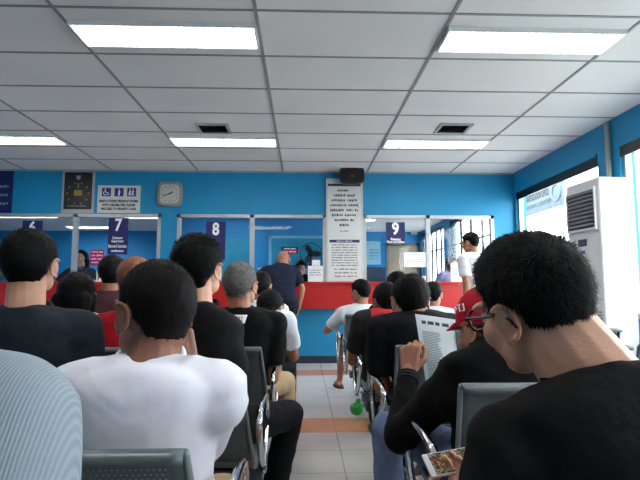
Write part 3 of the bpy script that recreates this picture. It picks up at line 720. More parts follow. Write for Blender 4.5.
def bez(a, b, c, t): return a * (1 - t) ** 2 + b * 2 * t * (1 - t) + c * t * t
def rel(p, base, yaw): return Matrix.Rotation(-yaw, 3, 'Z') @ (V(p) - V((base[0], base[1], 0)))

def person(label, head, hip, yaw=0, hy=0, hp=0, hr=0, sk=SK1, shirt=None, pants=None, hair=None, hm=HAIR, detail=1, sleeve='short', shorts=False, stand=False, scale=1.0, wide=1.0,
           arms=None, knees=None, ankles=None, slump=-.03, collar=None, neck=.055, face=True, shoes=None, cap_hair_extra=None, sitz=.515, eyes=False, folds=.005, sandals=False, headscale=1.0, c7=None, group=None, upper=False, shk={}):
    base = V((hip[0], hip[1], 0)); s = scale; rt = Matrix.Rotation(yaw, 3, 'Z')
    Hc = rel(head, base, yaw)
    hrot = (Matrix.Rotation(R(hy) - 0, 3, 'Z') @ Matrix.Rotation(-R(hp), 3, 'X') @ Matrix.Rotation(R(hr), 3, 'Y'))
    HL_ = lambda p: Hc + hrot @ (V(p) * headscale)
    hz = .86 * s if stand else sitz
    hipc = V((0, 0, hz))
    C7 = rel(c7, base, yaw) if c7 is not None else Hc + V((0, -.045 - .10 * math.sin(R(hp)) * .6, -.128 * s))
    C7_ = C7
    vox = {0: .0065, 1: .009, 2: .013}[detail]; voxf = {0: .0032, 1: .0042, 2: .006}[detail]
    mid = hipc.lerp(C7, .55) + V((0, slump, 0))
    ax = V((1, 0, 0))
    def torso(mb, inf, tmin=0.0, top=True):
        rg = []
        prof = [(-.12, .168, .118), (0, .165, .12), (.2, .150, .115), (.45, .148, .112), (.68, .165, .115), (.86, .172 * 1.0, .105), (.95, .135, .085)]
        if top: prof.append((1.02, .068, .062))
        for t_, rx, ry in prof:
            if t_ < tmin: continue
            p = bez(hipc, mid, C7, t_) if t_ >= 0 else hipc + (hipc - mid).normalized() * (-t_ * .45)
            q = bez(hipc, mid, C7, max(0, t_) + .02) - bez(hipc, mid, C7, max(0, t_) - .02); q.normalize()
            ay = q.cross(ax).normalized()
            rx_ = rx * s * wide + inf; ry_ = ry * s * (.5 + .5 * wide) + inf
            rg.append((p - ay * (-1) * 0 + ay * 0 + (-ay if ay.y < 0 else ay) * (ry * s * .45), rx_, ry_, ax, ay))
        mb.loft(rg, 28, 2.35)
    up = (C7 - bez(hipc, mid, C7, .8)).normalized(); fw = ax.cross(up) * -1
    if fw.y < 0: fw = -fw
    sh = {}
    for sd in (-1, 1):
        off = shk.get(sd, V((0, 0, 0)))
        sh[sd] = C7 + ax * (sd * .175 * s * wide) + up * (-.062 * s) + fw * (.045 * s) + V(off)
    def shoulders(mb, inf):
        for sd in (-1, 1):
            mb.cap(C7 + ax * (sd * .035) - up * .03 + fw * .02, sh[sd] + up * .004, .046 * s + inf * .8, .05 * s + inf * .8)
            if sd > 0: mb.ell(C7 - up * .13 * s + fw * .055 * s, (.165 * s * wide + inf, .085 * s + inf, .125 * s + inf))
            mb.cap(C7 + ax * (sd * .06) - up * .11 + fw * .03, sh[sd] - up * .03, .07 * s + inf * .6, .055 * s + inf * .6)
    arms = arms or {}
    A = {}
    for sd in (-1, 1):
        a = arms.get(sd, {})
        Wt = rel(a['w'], base, yaw) if 'w' in a else (V((sd * .24 * s, .02, hz - .02)) if stand else V((sd * .11, .30, hz + .115)))
        hint = a.get('hint', (sd * .6, -1, -.6))
        E, Wt = ik(sh[sd], Wt, .275 * s, .25 * s, hint)
        A[sd] = (E, Wt, a)
    # body
    mb = MB(); torso(mb, -.006); shoulders(mb, -.006)
    legs = {}
    for sd in (-1, 1):
        E, Wt, a = A[sd]
        mb.cap(sh[sd], E, .046 * s, .038 * s); fm = E.lerp(Wt, .3); mb.cap(E, fm, .038 * s, .039 * s); mb.cap(fm, Wt, .039 * s, .026 * s)
        hj = hipc + V((sd * .088 * s, 0.02, 0))
        if stand: K = V((sd * .095, .03, .46 * s)); AN = V((sd * .1, -.01, .085))
        else: K = V((sd * .16, .42 * s, .50)); AN = V((sd * .16, .46 * s, .085))
        if knees and sd in knees: K = rel(knees[sd], base, yaw)
        if ankles and sd in ankles: AN = rel(ankles[sd], base, yaw)
        legs[sd] = (hj, K, AN)
        if not upper:
            lk = 1 if shorts else .78
            mb.cap(hj, K, .074 * s * lk, .05 * s * lk); cm = K.lerp(AN, .3) + V((0, -.012, 0)); mb.cap(K, cm, .047 * s * lk, .05 * s * lk); mb.cap(cm, AN, .05 * s * lk, .03 * s)
            mb.chain([AN, AN + V((0, .03, -.035)), AN + V((0, .14, -.055))], [.03, .034, .022]); mb.cap(AN + V((0, -.03, -.05)), AN + V((0, .05, -.05)), .028, .03)
    co, fs, _ = remesh(mb, vox * 1.2, 3)
    B_ = MB(); B_.add(co.tolist(), fs)
    # head and neck
    mb = MB()
    for c, r in SKULL[:3]: mb.ell(HL_(c), [x * headscale for x in r], hrot, 28, 18)
    E_ = lambda c, r, rr=None: mb.ell(HL_(c), [x * headscale for x in r], hrot @ rr if rr is not None else hrot, 16, 10)
    E_((0, .052, -.088), (.036, .034, .026)); E_((0, .045, -.07), (.05, .035, .03))
    for sd in (-1, 1):
        E_((sd * .034, .058, -.03), (.028, .028, .03)); E_((sd * .03, .078, .022), (.026, .014, .009)); E_((sd * .050, .015, -.065), (.018, .035, .03))
        E_((sd * .012, .094, -.036), (.010, .012, .009))
    mb.cap(HL_((0, .084, .01)), HL_((0, .105, -.03)), .0085, .0125)
    E_((0, .083, -.058), (.024, .014, .007)); E_((0, .081, -.068), (.021, .014, .008))
    for sd in (-1, 1):   # ears
        rr = Matrix.Rotation(R(-30 * sd), 3, 'Z') @ Matrix.Rotation(R(-8), 3, 'X'); ec = V((sd * .081, -.010, -.016))
        E_(ec + V((sd * .001, -.002, .004)), (.0045, .019, .030), rr)
        arc = [ec + rr @ V((sd * .007, -.0195 * math.sin(R(-35 + 19 * k)), .006 + .030 * math.cos(R(-35 + 19 * k)))) for k in range(12)]
        for k in range(11): mb.cap(HL_(arc[k]), HL_(arc[k + 1]), .0042 * headscale, .0042 * headscale, 8)
        E_(ec + V((sd * .003, .006, -.024)), (.005, .008, .010)); E_(ec + V((-sd * .002, .014, -.004)), (.006, .006, .01))
    nb = HL_((0, -.025, -.045)); nk = C7 + fw * .035 - up * .03
    mb.cap(nb, nk, neck * s * 1.0, (neck + .006) * s); mb.cap(HL_((0, .0, -.06)), C7 + fw * .06 - up * .03, .043 * s, .05 * s)
    co, fs, _ = remesh(mb, voxf, 3); B_.add(co.tolist(), fs)
    # hands
    for sd in (-1, 1):
        E, Wt, a = A[sd]; mb = MB(); fd = (Wt - E).normalized()
        Dh = V(a['d']) if 'd' in a else fd; Nh = V(a['n']) if 'n' in a else V((sd * .2, 0, 1)) if not stand else V((sd, 0, 0))
        if 'd' in a: Dh = Matrix.Rotation(-yaw, 3, 'Z') @ Dh
        if 'n' in a: Nh = Matrix.Rotation(-yaw, 3, 'Z') @ Nh
        mb.cap(Wt - fd * .07, Wt + Dh.normalized() * .015, .029 * s, .024 * s)
        hand_mb(mb, Wt, Dh, Nh, sd, a.get('curl', .35), a.get('thumb', .3), s)
        co, fs, _ = remesh(mb, min(voxf, .0034) if detail < 2 else .0045, 1); B_.add(co.tolist(), fs)
    root = B_.build('person', sk, None, True, loc=base, rot=(0, 0, yaw), recalc=False)
    tag(root, label, 'person', group)
    # shirt
    sm_ = cloth(*shirt) if isinstance(shirt, tuple) else shirt
    mb = MB(); torso(mb, .012, tmin=-1, top=True); shoulders(mb, .012)
    for sd in (-1, 1):
        E, Wt, a = A[sd]; S0 = sh[sd]
        if sleeve == 'short':
            e2 = S0.lerp(E, .74); mb.cap(S0, S0.lerp(E, .3), .062 * s, .062 * s)
            t_ = (E - S0).normalized(); u_ = V((0, 0, 1)) if abs(t_.z) < .9 else V((1, 0, 0)); a1 = u_.cross(t_).normalized(); a2 = t_.cross(a1)
            mb.loft([(S0, .06 * s, .06 * s, a1, a2), (S0.lerp(E, .4), .061 * s, .061 * s, a1, a2), (e2, .064 * s, .062 * s, a1, a2)], 20)
        else:
            mb.cap(S0, E, .06 * s, .052 * s); mb.cap(E, E.lerp(Wt, .88), .052 * s, .037 * s)
    co, fs, no = remesh(mb, vox, 22 if detail == 0 else 8 if detail == 1 else 4, .5)
    if folds:
        sd_ = sum(map(ord, label)) % 97; out = []
        for p, n_ in zip(co, no):
            q = V(p.tolist()); f1 = 1 - abs(noise.noise(V((q.x * 5 + sd_ + q.z * 4, q.y * 5, q.z * 15 - abs(q.x) * 9)))) * 2; f2 = noise.noise(V((q.x * 22, q.y * 22 + sd_, q.z * 16)))
            k = folds * (f1 * .8 + f2 * .35); out.append((p + n_ * k).tolist())
        co = out
    else: co = co.tolist()
    shirt_o = MB().add(co, fs).build('shirt', sm_, root, True, recalc=False)
    # collar ring
    cm_ = collar if collar is not None else sm_
    mb = MB(); cc = C7 + fw * .042 * s + up * (.006); tl = (up * .9 + fw * .42 * -1).normalized(); a2 = tl.cross(ax).normalized()
    rn = []
    for k in range(32): a = 2 * math.pi * k / 32; rn.append(cc + ax * ((neck + .017) * s * math.cos(a)) + a2 * ((neck + .014) * s * math.sin(a)))
    mb.tube(rn, .0085 * s, 8, close=True); mb.build('collar', cm_, root, True)
    # trousers
    if not upper:
        pm_ = cloth(*pants) if isinstance(pants, tuple) else pants
        mb = MB(); rg = []
        mb.ell(hipc + V((0, .03, .01)), (.175 * s * wide, .135 * s, .10 * s))
        for sd in (-1, 1):
            hj, K, AN = legs[sd]; mb.cap(hj, K, .082 * s, .062 * s)
            if not shorts: mb.cap(K, K.lerp(AN, .5), .061 * s, .056 * s); mb.cap(K.lerp(AN, .5), K.lerp(AN, .93), .056 * s, .052 * s)
        co, fs, no = remesh(mb, vox * 1.15, 4); out = []
        for p, n_ in zip(co, no):
            q = V(p.tolist()); out.append((p + n_ * (.004 * noise.noise(V((q.x * 16, q.y * 16, q.z * 20))))).tolist())
        MB().add(out, fs).build('trousers' if not shorts else 'shorts', pm_, root, True, recalc=False)
        shm = shoes or BLACK
        for sd in (-1, 1):
            hj, K, AN = legs[sd]; mb = MB()
            if sandals:
                mb.loft([(AN + V((0, .055, -.085)), .047, .135, V((1, 0, 0)), V((0, 1, 0))), (AN + V((0, .055, -.073)), .048, .136, V((1, 0, 0)), V((0, 1, 0)))], 24); mb.build('sandal', shm, root, True)
            else:
                mb.cap(AN + V((0, -.03, -.045)), AN + V((0, .05, -.04)), .037, .04); mb.cap(AN + V((0, .05, -.045)), AN + V((0, .155, -.052)), .038, .03); mb.box(AN.x - .04, AN.x + .04, AN.y - .07, AN.y + .19, AN.z - .085, AN.z - .065)
                co, fs, _ = remesh(mb, .007, 3); MB().add(co.tolist(), fs).build('shoe', shm, root, True, recalc=False)
    # hair
    if hair is not None:
        hb = hair_mesh(hair); hb.v = [tuple(HL_(v)) for v in hb.v]
        if cap_hair_extra:
            mb = MB(); cap_hair_extra(mb, HL_, hrot); co, fs, _ = remesh(mb, voxf * 1.6, 2); hb.add(co.tolist(), fs)
        hb.build('hair', hm, root, True, recalc=False)
    if eyes:
        for sd in (-1, 1):
            MB().ell(HL_((sd * .031, .074, .0)), (.0125,) * 3).build('eye', EYEW, root, True)
            MB().ell(HL_((sd * .031, .083, .0)), (.0055,) * 3).build('iris', INK, root, True)
        MB().ell(HL_((0, .094, -.063)), (.022, .008, .008), hrot).build('lips', LIP, root, True)
    return root, dict(HL=HL_, hrot=hrot, A=A, C7=C7, up=up, fw=fw, base=base, yaw=yaw, sh=sh, legs=legs)

def head_at(u, vtop, Y, drop=.118): p = at(u, vtop, Y); return (p.x, p.y, p.z - drop)
SHORT = dict(side=.007, top=.015, fade=14, lump=.002, strands=2500, len=.012, w=.0009, seed=3)

# L1 near shoulder at the bottom left
def _rib(nt, b, L):
    tc = nt.nodes.new('ShaderNodeTexCoord'); w_ = nt.nodes.new('ShaderNodeTexWave'); w_.inputs['Scale'].default_value = 120; w_.inputs['Distortion'].default_value = .4; w_.inputs['Detail'].default_value = 2; L.new(tc.outputs['Object'], w_.inputs['Vector'])
    r = nt.nodes.new('ShaderNodeValToRGB'); r.color_ramp.elements[0].color = lin('#77848e'); r.color_ramp.elements[1].color = lin('#87949d'); L.new(w_.outputs['Fac'], r.inputs[0]); L.new(r.outputs[0], b.inputs['Base Color'])
    bp = nt.nodes.new('ShaderNodeBump'); bp.inputs['Strength'].default_value = .25; bp.inputs['Distance'].default_value = .002; L.new(w_.outputs['Fac'], bp.inputs['Height']); L.new(bp.outputs[0], b.inputs['Normal']); b.inputs['Roughness'].default_value = .9
GB = node_mat('grey_blue_rib', _rib)
_, I1 = person('person in ribbed grey-blue shirt, only the near shoulder showing at bottom left', (-.455, .52, 1.12), (-.45, .24), shirt=GB, pants=('grey_trousers', '#3a3d44'), hair=dict(SHORT, seed=5, strands=0), detail=0, wide=1.08, c7=(-.442, .44, .978), folds=.003)
# L2 white T-shirt
L2h = head_at(156, 259, 1.17, .118)
p_, I2 = person('man in white T-shirt resting his chin on his hand, face turned left', L2h, (-.35, 1.13), hy=46, hp=1, sk=SK3, shirt=cloth('white_tee', '#e6e6f0', bump=.15, bscale=18, var=.04), pants=('khaki_shorts', '#b09a78'), hair=dict(SHORT, side=.005, top=.009, strands=7000, len=.008, seed=8, fade=10), hm=HAIRB, detail=0,
       arms={1: dict(w=(-.268, 1.22, .83), d=(-.3, -.15, .95), n=(.45, -.75, .2), curl=1.1, thumb=.8, hint=(.1, .3, -1))}, slump=-.0, c7=(-.337, 1.10, .858), wide=.90, folds=.005, knees={1: (-.2, 1.32, .5)}, neck=.054)
# L3 dark shirt far left
person('man in dark slate T-shirt with thick black hair at far left', head_at(32, 232, 1.88), (-1.0, 1.82), hy=8, hp=-9, sk=SK2, shirt=('slate', '#1d242c'), pants=('dark_jeans', '#20262f'), hair=dict(side=.010, top=.018, fade=12, lump=.002, strands=6000, len=.014, lift=.12, seed=12, mess=.6), detail=0, wide=1.2, headscale=1.05, neck=.062, folds=.005, c7=(-.985, 1.81, .945))
# L4 black long-sleeved
person('man in plain black long sleeved shirt with full black hair, head turned right', head_at(200, 234, 1.92, .13), (-.40, 1.85), hy=6, hp=-6, sk=SK2, shirt=('black_a', '#060607'), pants=('black_trousers', '#0b0b0e'), sleeve='long', hair=dict(side=.012, top=.026, fade=9, lump=.003, strands=7000, len=.022, lift=.12, seed=21, mess=.5, hl=[(a, b - (4 if a < 60 else 0)) for a, b in HL]), detail=0, wide=.97, headscale=1.0,
       knees={1: (-.055, 2.28, .475), -1: (-.50, 2.3, .5)}, ankles={1: (-.14, 2.2, .085)}, arms={1: dict(w=(-.26, 2.15, .60), d=(-.3, 1, 0), n=(0, 0, 1), hint=(.25, -.5, -1))}, c7=(-.405, 1.87, .958), shk={1: (-.02, 0, -.13)}, yaw=R(-22), folds=.005)
# L5 grey hair black tee with white patch
_, I5 = person('grey haired man in black T-shirt with a white patch below the collar', head_at(241, 262, 2.62), (-.34, 2.58), hy=-14, hp=-4, sk=SK1, shirt=('black_b', '#060607'), pants=('khaki', '#b09878'), hair=dict(SHORT, side=.008, top=.014, strands=4000, seed=31, len=.012), hm=HAIRG, detail=1, wide=1.05,
       arms={1: dict(w=(-.2, 2.86, .60), hint=(.05, -.6, -1))}, knees={1: (-.10, 3.0, .485), -1: (-.45, 3.0, .5)}, ankles={1: (-.10, 3.0, .085)})
f = V((0, 0, 0)); 
from mathutils.bvhtree import BVHTree
def cover(root, child='shirt'):
    o = [c for c in root.children if c.name.split('.')[0] == child][0]
    return BVHTree.FromPolygons([v.co.copy() for v in o.data.vertices], [tuple(p.vertices) for p in o.data.polygons])
def patch(root, info):
    bv = cover(root); C7, up, fw = info['C7'], info['up'], info['fw']; c = C7 - up * .048 + V((-.012, 0, 0)); ax_ = V((1, 0, 0))
    def on(x, z, off): h = bv.ray_cast(c + ax_ * x + up * z - fw * .5, fw)[0]; return h - fw * off
    mb = MB()
    for j in range(5):
        for i in range(13): x = -.062 + .124 * i / 12; mb.v.append(tuple(on(x * (1 - .14 * j / 4), .02 - .042 * j / 4, .003)))
    for j in range(4):
        for i in range(12): a = j * 13 + i; mb.f.append((a, a + 13, a + 14, a + 1))
    o = mb.build('shirt_patch', WTXT, root, True, recalc=False); sd = o.modifiers.new('s', 'SOLIDIFY'); sd.thickness = .002; sd.offset = 0
    mk = MB()
    for i in range(7):
        x = -.036 + .012 * i; mk.add([tuple(on(x + a, b, .0045)) for a, b in ((-.004, -.012), (.003, -.012), (.0045, .01), (-.002, .01))], [(0, 1, 2, 3)])
    mk.build('patch_print', INK, root, recalc=False)
patch(_, I5)
def seam():
    ro = [o for o in bpy.data.objects if o.get('label', '').startswith('person in ribbed')][0]; bv = cover(ro); C7, fw, up = I1['C7'], I1['fw'], I1['up']; pts = []
    for k in range(25):
        h = bv.ray_cast(C7 - up * (.07 + .02 * math.sin(k / 24 * 3.1)) + V((-.21 + .42 * k / 24, 0, 0)) - fw * .6, fw)[0]
        if h: pts.append(h - fw * .0005)
    MB().tube(pts, .0022, 6).build('yoke_seam', cloth('seam_grey_blue', '#5f6d76'), ro, True)
seam()
# L6 bowed head white shirt ; L7 ; L8 ; L9 ; L10
person('person in white shirt with bowed black haired head behind the grey haired man', head_at(270, 290, 3.35, .125), (-.27, 3.33), hy=-10, hp=38, sk=SK1, shirt=('white_b', '#d9dce4'), pants=('dark_trousers', '#1c1f26'), hair=dict(side=.014, top=.018, fade=8, lump=.003, strands=1200, seed=41, len=.02), detail=1, c7=(-.24, 3.3, .88), wide=.86, scale=.95, knees={1: (-.1, 3.75, .49)}, ankles={1: (-.1, 3.8, .085)})
person('dark haired person just left of the standing guard', head_at(261, 272, 4.2), (-.36, 4.12), hy=-5, sk=SK1, shirt=('white_c', '#cfd4de'), pants=('dark_trousers', '#1c1f26'), hair=dict(side=.014, top=.02, fade=10, strands=0, seed=43), detail=2)
def long_hair(L=.26, wdt=.085):
    def fn(mb, H_, rot):
        mb.ell(H_((0, -.03, -.01)), (.092, .095, .105), rot, 20, 14)
        for sx in (-.055, -.02, .02, .055): mb.cap(H_((sx, -.075, -.02)), H_((sx * 1.1, -.085, -L)), .04, .03)
        for sd in (-1, 1): mb.cap(H_((sd * .078, -.01, .0)), H_((sd * .082, -.01, -L * .8)), .024, .02)
    return fn
person('long haired person in white top seated behind the dark shirt man', head_at(78, 274, 2.66), (-1.32, 2.58), hy=5, hp=8, sk=SK2, shirt=('white_d', '#dfe2ea'), pants=('dark_trousers', '#1c1f26'), hair=dict(side=.014, top=.02, fade=10, strands=1500, seed=44, len=.03), cap_hair_extra=long_hair(.13), detail=1, wide=.92, c7=(-1.2, 2.6, .90))
person('person with auburn hair and red shirt half hidden behind the white T-shirt man', head_at(137, 258, 2.66), (-.84, 2.56), hy=0, sk=SK2, shirt=('red_shirt', '#b3182a'), pants=('dark_trousers', '#1c1f26'), hair=dict(side=.014, top=.02, fade=10, strands=1500, seed=45, len=.02), hm=HAIRO, detail=1, wide=1.0, c7=(-.86, 2.6, .90))
person('dark haired person in brown shirt below the magenta notice', head_at(113, 256, 3.4), (-1.3, 3.36), hy=10, sk=SK1, shirt=('brown_shirt', '#43282c'), pants=('dark_trousers', '#1c1f26'), hair=dict(side=.014, top=.02, fade=10, strands=0, seed=46), detail=2, wide=1.1)
# standing guard
gh = at(283.5, 259.5, 6.72)
person('standing bald guard in navy uniform leaning on the counter', (gh.x, gh.y, gh.z), (px(284, 6.55), 6.5), hy=-6, hp=22, sk=SK1, shirt=('navy_uniform', '#1c2236'), pants=('guard_trousers', '#15171f'), hair=dict(side=.001, top=-.004, fade=20, lump=0, strands=0, hl=[(0, -35), (60, -20), (90, 5), (180, 60)]), hm=HAIRX, detail=1, stand=True, scale=.97, wide=1.12, slump=-.06, c7=(px(281, 6.62), 6.64, 1.335),
       arms={1: dict(w=(px(299, 6.55), 6.62, .78), hint=(1, -.5, 0), curl=.5), -1: dict(w=(px(262, 6.85), 6.86, 1.15), hint=(-1, 0, -.6))})
# standing man in white on the right
wh = at(470, 243, 5.75)
person('standing man in white shirt facing left near the right booth', (wh.x, wh.y, wh.z), (wh.x + .10, 5.74), yaw=R(35), hy=8, hp=12, sk=SK1, shirt=('white_e', '#e2e0e4'), pants=('grey_pants', '#3b404a'), hair=dict(side=.012, top=.02, fade=10, strands=900, seed=51, len=.018), detail=1, stand=True, scale=1.0, eyes=True, sleeve='short')
# clerks
wm = at(80.5, 259, 7.78)
person('clerk with glasses and dark hair behind the booth 7 glass, facing out', (wm.x, wm.y, wm.z), (wm.x, 7.92), yaw=R(180), headscale=1.12, sk=SK2, shirt=('clerk_grey', '#3d4250'), pants=('dark_trousers', '#1c1f26'), hair=dict(side=.02, top=.025, fade=8, strands=0, seed=52), cap_hair_extra=long_hair(.2), detail=1, stand=True, eyes=True, arms={1: dict(w=(wm.x - .15, 7.8, 1.12), hint=(1, -.3, -1)), -1: dict(w=(wm.x + .15, 7.8, 1.12), hint=(-1, -.3, -1))})
wm = at(452, 264, 8.5)
person('clerk in lavender shirt bending behind the right booth', (wm.x, wm.y, wm.z), (wm.x - .2, 8.7), yaw=R(200), hp=25, sk=SK1, shirt=('lavender', '#a498c0'), pants=('dark_trousers', '#1c1f26'), hair=dict(side=.02, top=.02, fade=8, strands=0, seed=53), detail=2, stand=True, scale=.92)
wm = at(301, 268, 8.2)
person('dark haired clerk in black behind the guard and the fan', (wm.x, wm.y, wm.z), (wm.x, 8.3), yaw=R(180), hp=25, sk=SK1, shirt=('black_c', '#0c0d12'), pants=('dark_trousers', '#1c1f26'), hair=dict(side=.025, top=.025, fade=8, strands=0, seed=54), detail=2, stand=True, scale=.82)

# right block
# R5 white shirt and sandals
R5h = head_at(360, 280, 4.86, .115)
_, I = person('man in white T-shirt and shorts wearing sandals, looking at a phone', R5h, (.56, 4.82), hy=28, hp=8, sk=SK1, shirt=('white_f', '#d6dade'), pants=('dark_shorts', '#23262c'), shorts=True, hair=dict(side=.01, top=.018, fade=10, strands=1200, seed=61, len=.015), detail=1, sandals=True, shoes=mat('sandal_brown', '#3a2620', .6), wide=.98, yaw=R(12),
       arms={-1: dict(w=(.36, 5.1, .77), d=(-.3, .9, .25), n=(-.6, 0, .5), curl=.8, hint=(-1, -.6, -1))}, knees={-1: (.40, 5.22, .50), 1: (.72, 5.24, .5)}, ankles={-1: (.385, 5.36, .085), 1: (.66, 5.36, .085)})
p = at(336, 324, 5.12); t = thing('mobile_phone', 'dark phone held by the man in sandals', 'phone', (p.x + .01, 5.17, p.z - .02)); MB().box(-.035, .035, -.065, .065, -.005, .005).build('body', BLACK, t, bevel=.004); MB().box(-.031, .031, -.058, .058, .0052, .0062).build('screen', mat('screen_grey', '#30343c', .15), t); t.rotation_euler = (R(-25), R(10), R(65))
# R6
person('person in white and black top at the far right seat by the counter', head_at(433, 282, 4.86), (1.24, 4.76), hy=-25, sk=SK1, shirt=('white_g', '#d8dade'), pants=('dark_trousers', '#1c1f26'), hair=dict(side=.012, top=.02, fade=10, strands=600, seed=62, len=.02), detail=2)
# R7
person('dark haired person in black, head showing just above the white collar man', head_at(397, 272, 4.0), (.73, 3.92), sk=SK1, shirt=('black_d', '#101014'), pants=('dark_trousers', '#1c1f26'), hair=dict(side=.012, top=.02, fade=10, strands=900, seed=63, len=.02), detail=2)
# R4 red yellow collar
RY = mat('red_collar', '#b01e22', .7)
def _ry(nt, b, L):
    tc = nt.nodes.new('ShaderNodeTexCoord'); sp = nt.nodes.new('ShaderNodeSeparateXYZ'); L.new(tc.outputs['Object'], sp.inputs[0])
    mth = nt.nodes.new('ShaderNodeMath'); mth.operation = 'DIVIDE'; L.new(sp.outputs[2], mth.inputs[0]); mth.inputs[1].default_value = 0.0; mth.operation = 'SUBTRACT'
    ab = nt.nodes.new('ShaderNodeMath'); ab.operation = 'ABSOLUTE'; L.new(sp.outputs[0], ab.inputs[0]); gt = nt.nodes.new('ShaderNodeMath'); gt.operation = 'GREATER_THAN'; L.new(ab.outputs[0], gt.inputs[0]); gt.inputs[1].default_value = .12; L.new(gt.outputs[0], mth.inputs[1])
    r = nt.nodes.new('ShaderNodeValToRGB'); r.color_ramp.interpolation = 'CONSTANT'; e = r.color_ramp.elements; e[0].color = lin('#0c0c10'); e[1].position = .80; e[1].color = lin('#d8b62a')
    x = e.new(.855); x.color = lin('#c0202a'); L.new(mth.outputs[0], r.inputs[0]); L.new(r.outputs[0], b.inputs['Base Color']); b.inputs['Roughness'].default_value = .85
RYS = node_mat('black_red_yellow_cloth', _ry)
person('person in black shirt with red and yellow shoulder bands', head_at(386, 283, 3.15), (.53, 3.14), hy=8, hp=15, sk=SK3, shirt=RYS, pants=('dark_trousers', '#1c1f26'), hair=dict(side=.01, top=.016, fade=10, strands=1200, seed=64, len=.015), detail=1, wide=.98, c7=(.53, 3.07, .885), knees={-1: (.50, 3.58, .49)}, ankles={-1: (.52, 3.66, .085)})
# R3 navy shirt white collar edge
person('man in dark navy shirt with a thin white collar line', head_at(410, 276, 2.38, .118), (.60, 2.28), hy=0, hp=4, sk=SK1, shirt=('navy_b', '#0d1017'), pants=('black_trousers', '#0b0b0e'), hair=dict(SHORT, side=.008, top=.02, strands=4500, seed=65, len=.02, crest=.0, fade=16), detail=1, wide=1.08, collar=mat('white_piping', '#c8ccd4', .7), knees={-1: (.50, 2.72, .49)}, ankles={-1: (.52, 2.8, .085)}, neck=.06, c7=(.525, 2.3, .905))

# R2 red cap reader
R2h = head_at(485, 288, 1.55, .125)
wr_ = at(409, 374, 1.82)
_, I = person('man in black shirt and red cap reading a newspaper', R2h, (.60, 1.46), hy=24, hp=16, sk=SK1, shirt=('black_e', '#060607'), pants=cloth('jeans', '#66799a', nscale=30, var=.2), sleeve='long', hair=dict(SHORT, side=.005, top=.004, strands=2500, seed=71, len=.008), detail=0, wide=.95, eyes=True, folds=.006, shk={-1: (.02, 0, -.05)},
       arms={-1: dict(w=tuple(wr_), d=(.12, .25, 1), n=(-.5, -.8, .1), curl=.75, thumb=.6, hint=(-.5, -.3, -1)), 1: dict(w=(.74, 1.86, .82), d=(-.3, .5, .6), n=(.8, -.3, .1), curl=.7, hint=(1, -.3, -1))},
       knees={-1: (.32, 1.95, .50), 1: (.80, 1.9, .5)}, ankles={-1: (.33, 2.0, .085), 1: (.80, 1.95, .085)}, c7=(.575, 1.46, .86), neck=.06, slump=-.04)
root2 = _
HLc = I['HL']; CAPR = cloth('cap_red', '#b5182c', bump=.1)
mb = MB(); vs = []; fs = []; n, m_ = 48, 16
for j in range(m_ + 1):
    th = 90 - (90 - 2) * j / m_
    for i in range(n):
        phi = -180 + 360 * i / n; th2 = th + (10 * sstep((abs(phi) - 70) / 110) - 12 * (1 - abs(phi) / 180)) * (j / m_); d = dirof(phi, th2); vs.append(HLc(C0 + d * (skull_r(d) + .014 + .012 * math.sin(R(max(th2, 0))) ** 2)))
for j in range(m_):
    for i in range(n): a = j * n + i; b = j * n + (i + 1) % n; fs.append((a, b, b + n, a + n))
mb.add(vs, fs); capo = mb.build('cap', CAPR, root2, True); sd = capo.modifiers.new('s', 'SOLIDIFY'); sd.thickness = .003
mb = MB(); vs = []; fs = []
for j in range(7):
    for i in range(17):
        a = R(-62 + 124 * i / 16); r0 = .088 + .0; k = j / 6; base_ = V((math.sin(a) * .082, math.cos(a) * .102 + .0, .045)); out_ = V((math.sin(a) * .078, math.cos(a) * .10 + .055 * math.cos(a) ** .5, .03)); p = base_.lerp(out_, k); p.z -= .018 * (math.sin(a) ** 2); vs.append(HLc(p))
for j in range(6):
    for i in range(16): a = j * 17 + i; fs.append((a, a + 1, a + 18, a + 17))
mb.add(vs, fs); vz = mb.build('visor', CAPR, capo, True); sd = vz.modifiers.new('s', 'SOLIDIFY'); sd.thickness = .003
d = dirof(-95, 32); c = C0 + d * (skull_r(d) + .022)
mk = MB()
for a, b in (((-.018, -.008), (-.018, .012)), ((-.018, -.008), (-.008, -.008)), ((-.004, .012), (.008, .012)), ((.002, .012), (.002, -.008)), ((.012, 0), (.02, .01)), ((.02, .01), (.024, -.008))):
    mk.tube([HLc(c + V((-.003, a[0], a[1]))), HLc(c + V((-.003, b[0], b[1])))], .0022, 6)
mk.build('cap_emblem', WTXT, capo)
mb = MB(); W_ = I['A'][-1][1]; E_ = I['A'][-1][0]; q = W_.lerp(E_, .03); tdir = (E_ - W_).normalized(); a1 = tdir.cross(V((0, 1, 0))).normalized(); a2 = tdir.cross(a1)
for k in range(3): mb.tube([q + tdir * (.012 * k) + a1 * (.037 * math.cos(a)) + a2 * (.036 * math.sin(a)) for a in [2 * math.pi * i / 24 for i in range(24)]], .0045, 6, close=True)
wb = mb.build('bracelet', mat('bracelet_black', '#121214', .35), None, True); wb.location = I['base']; tag(wb, 'black banded bracelet on the newspaper reader wrist', 'bracelet')
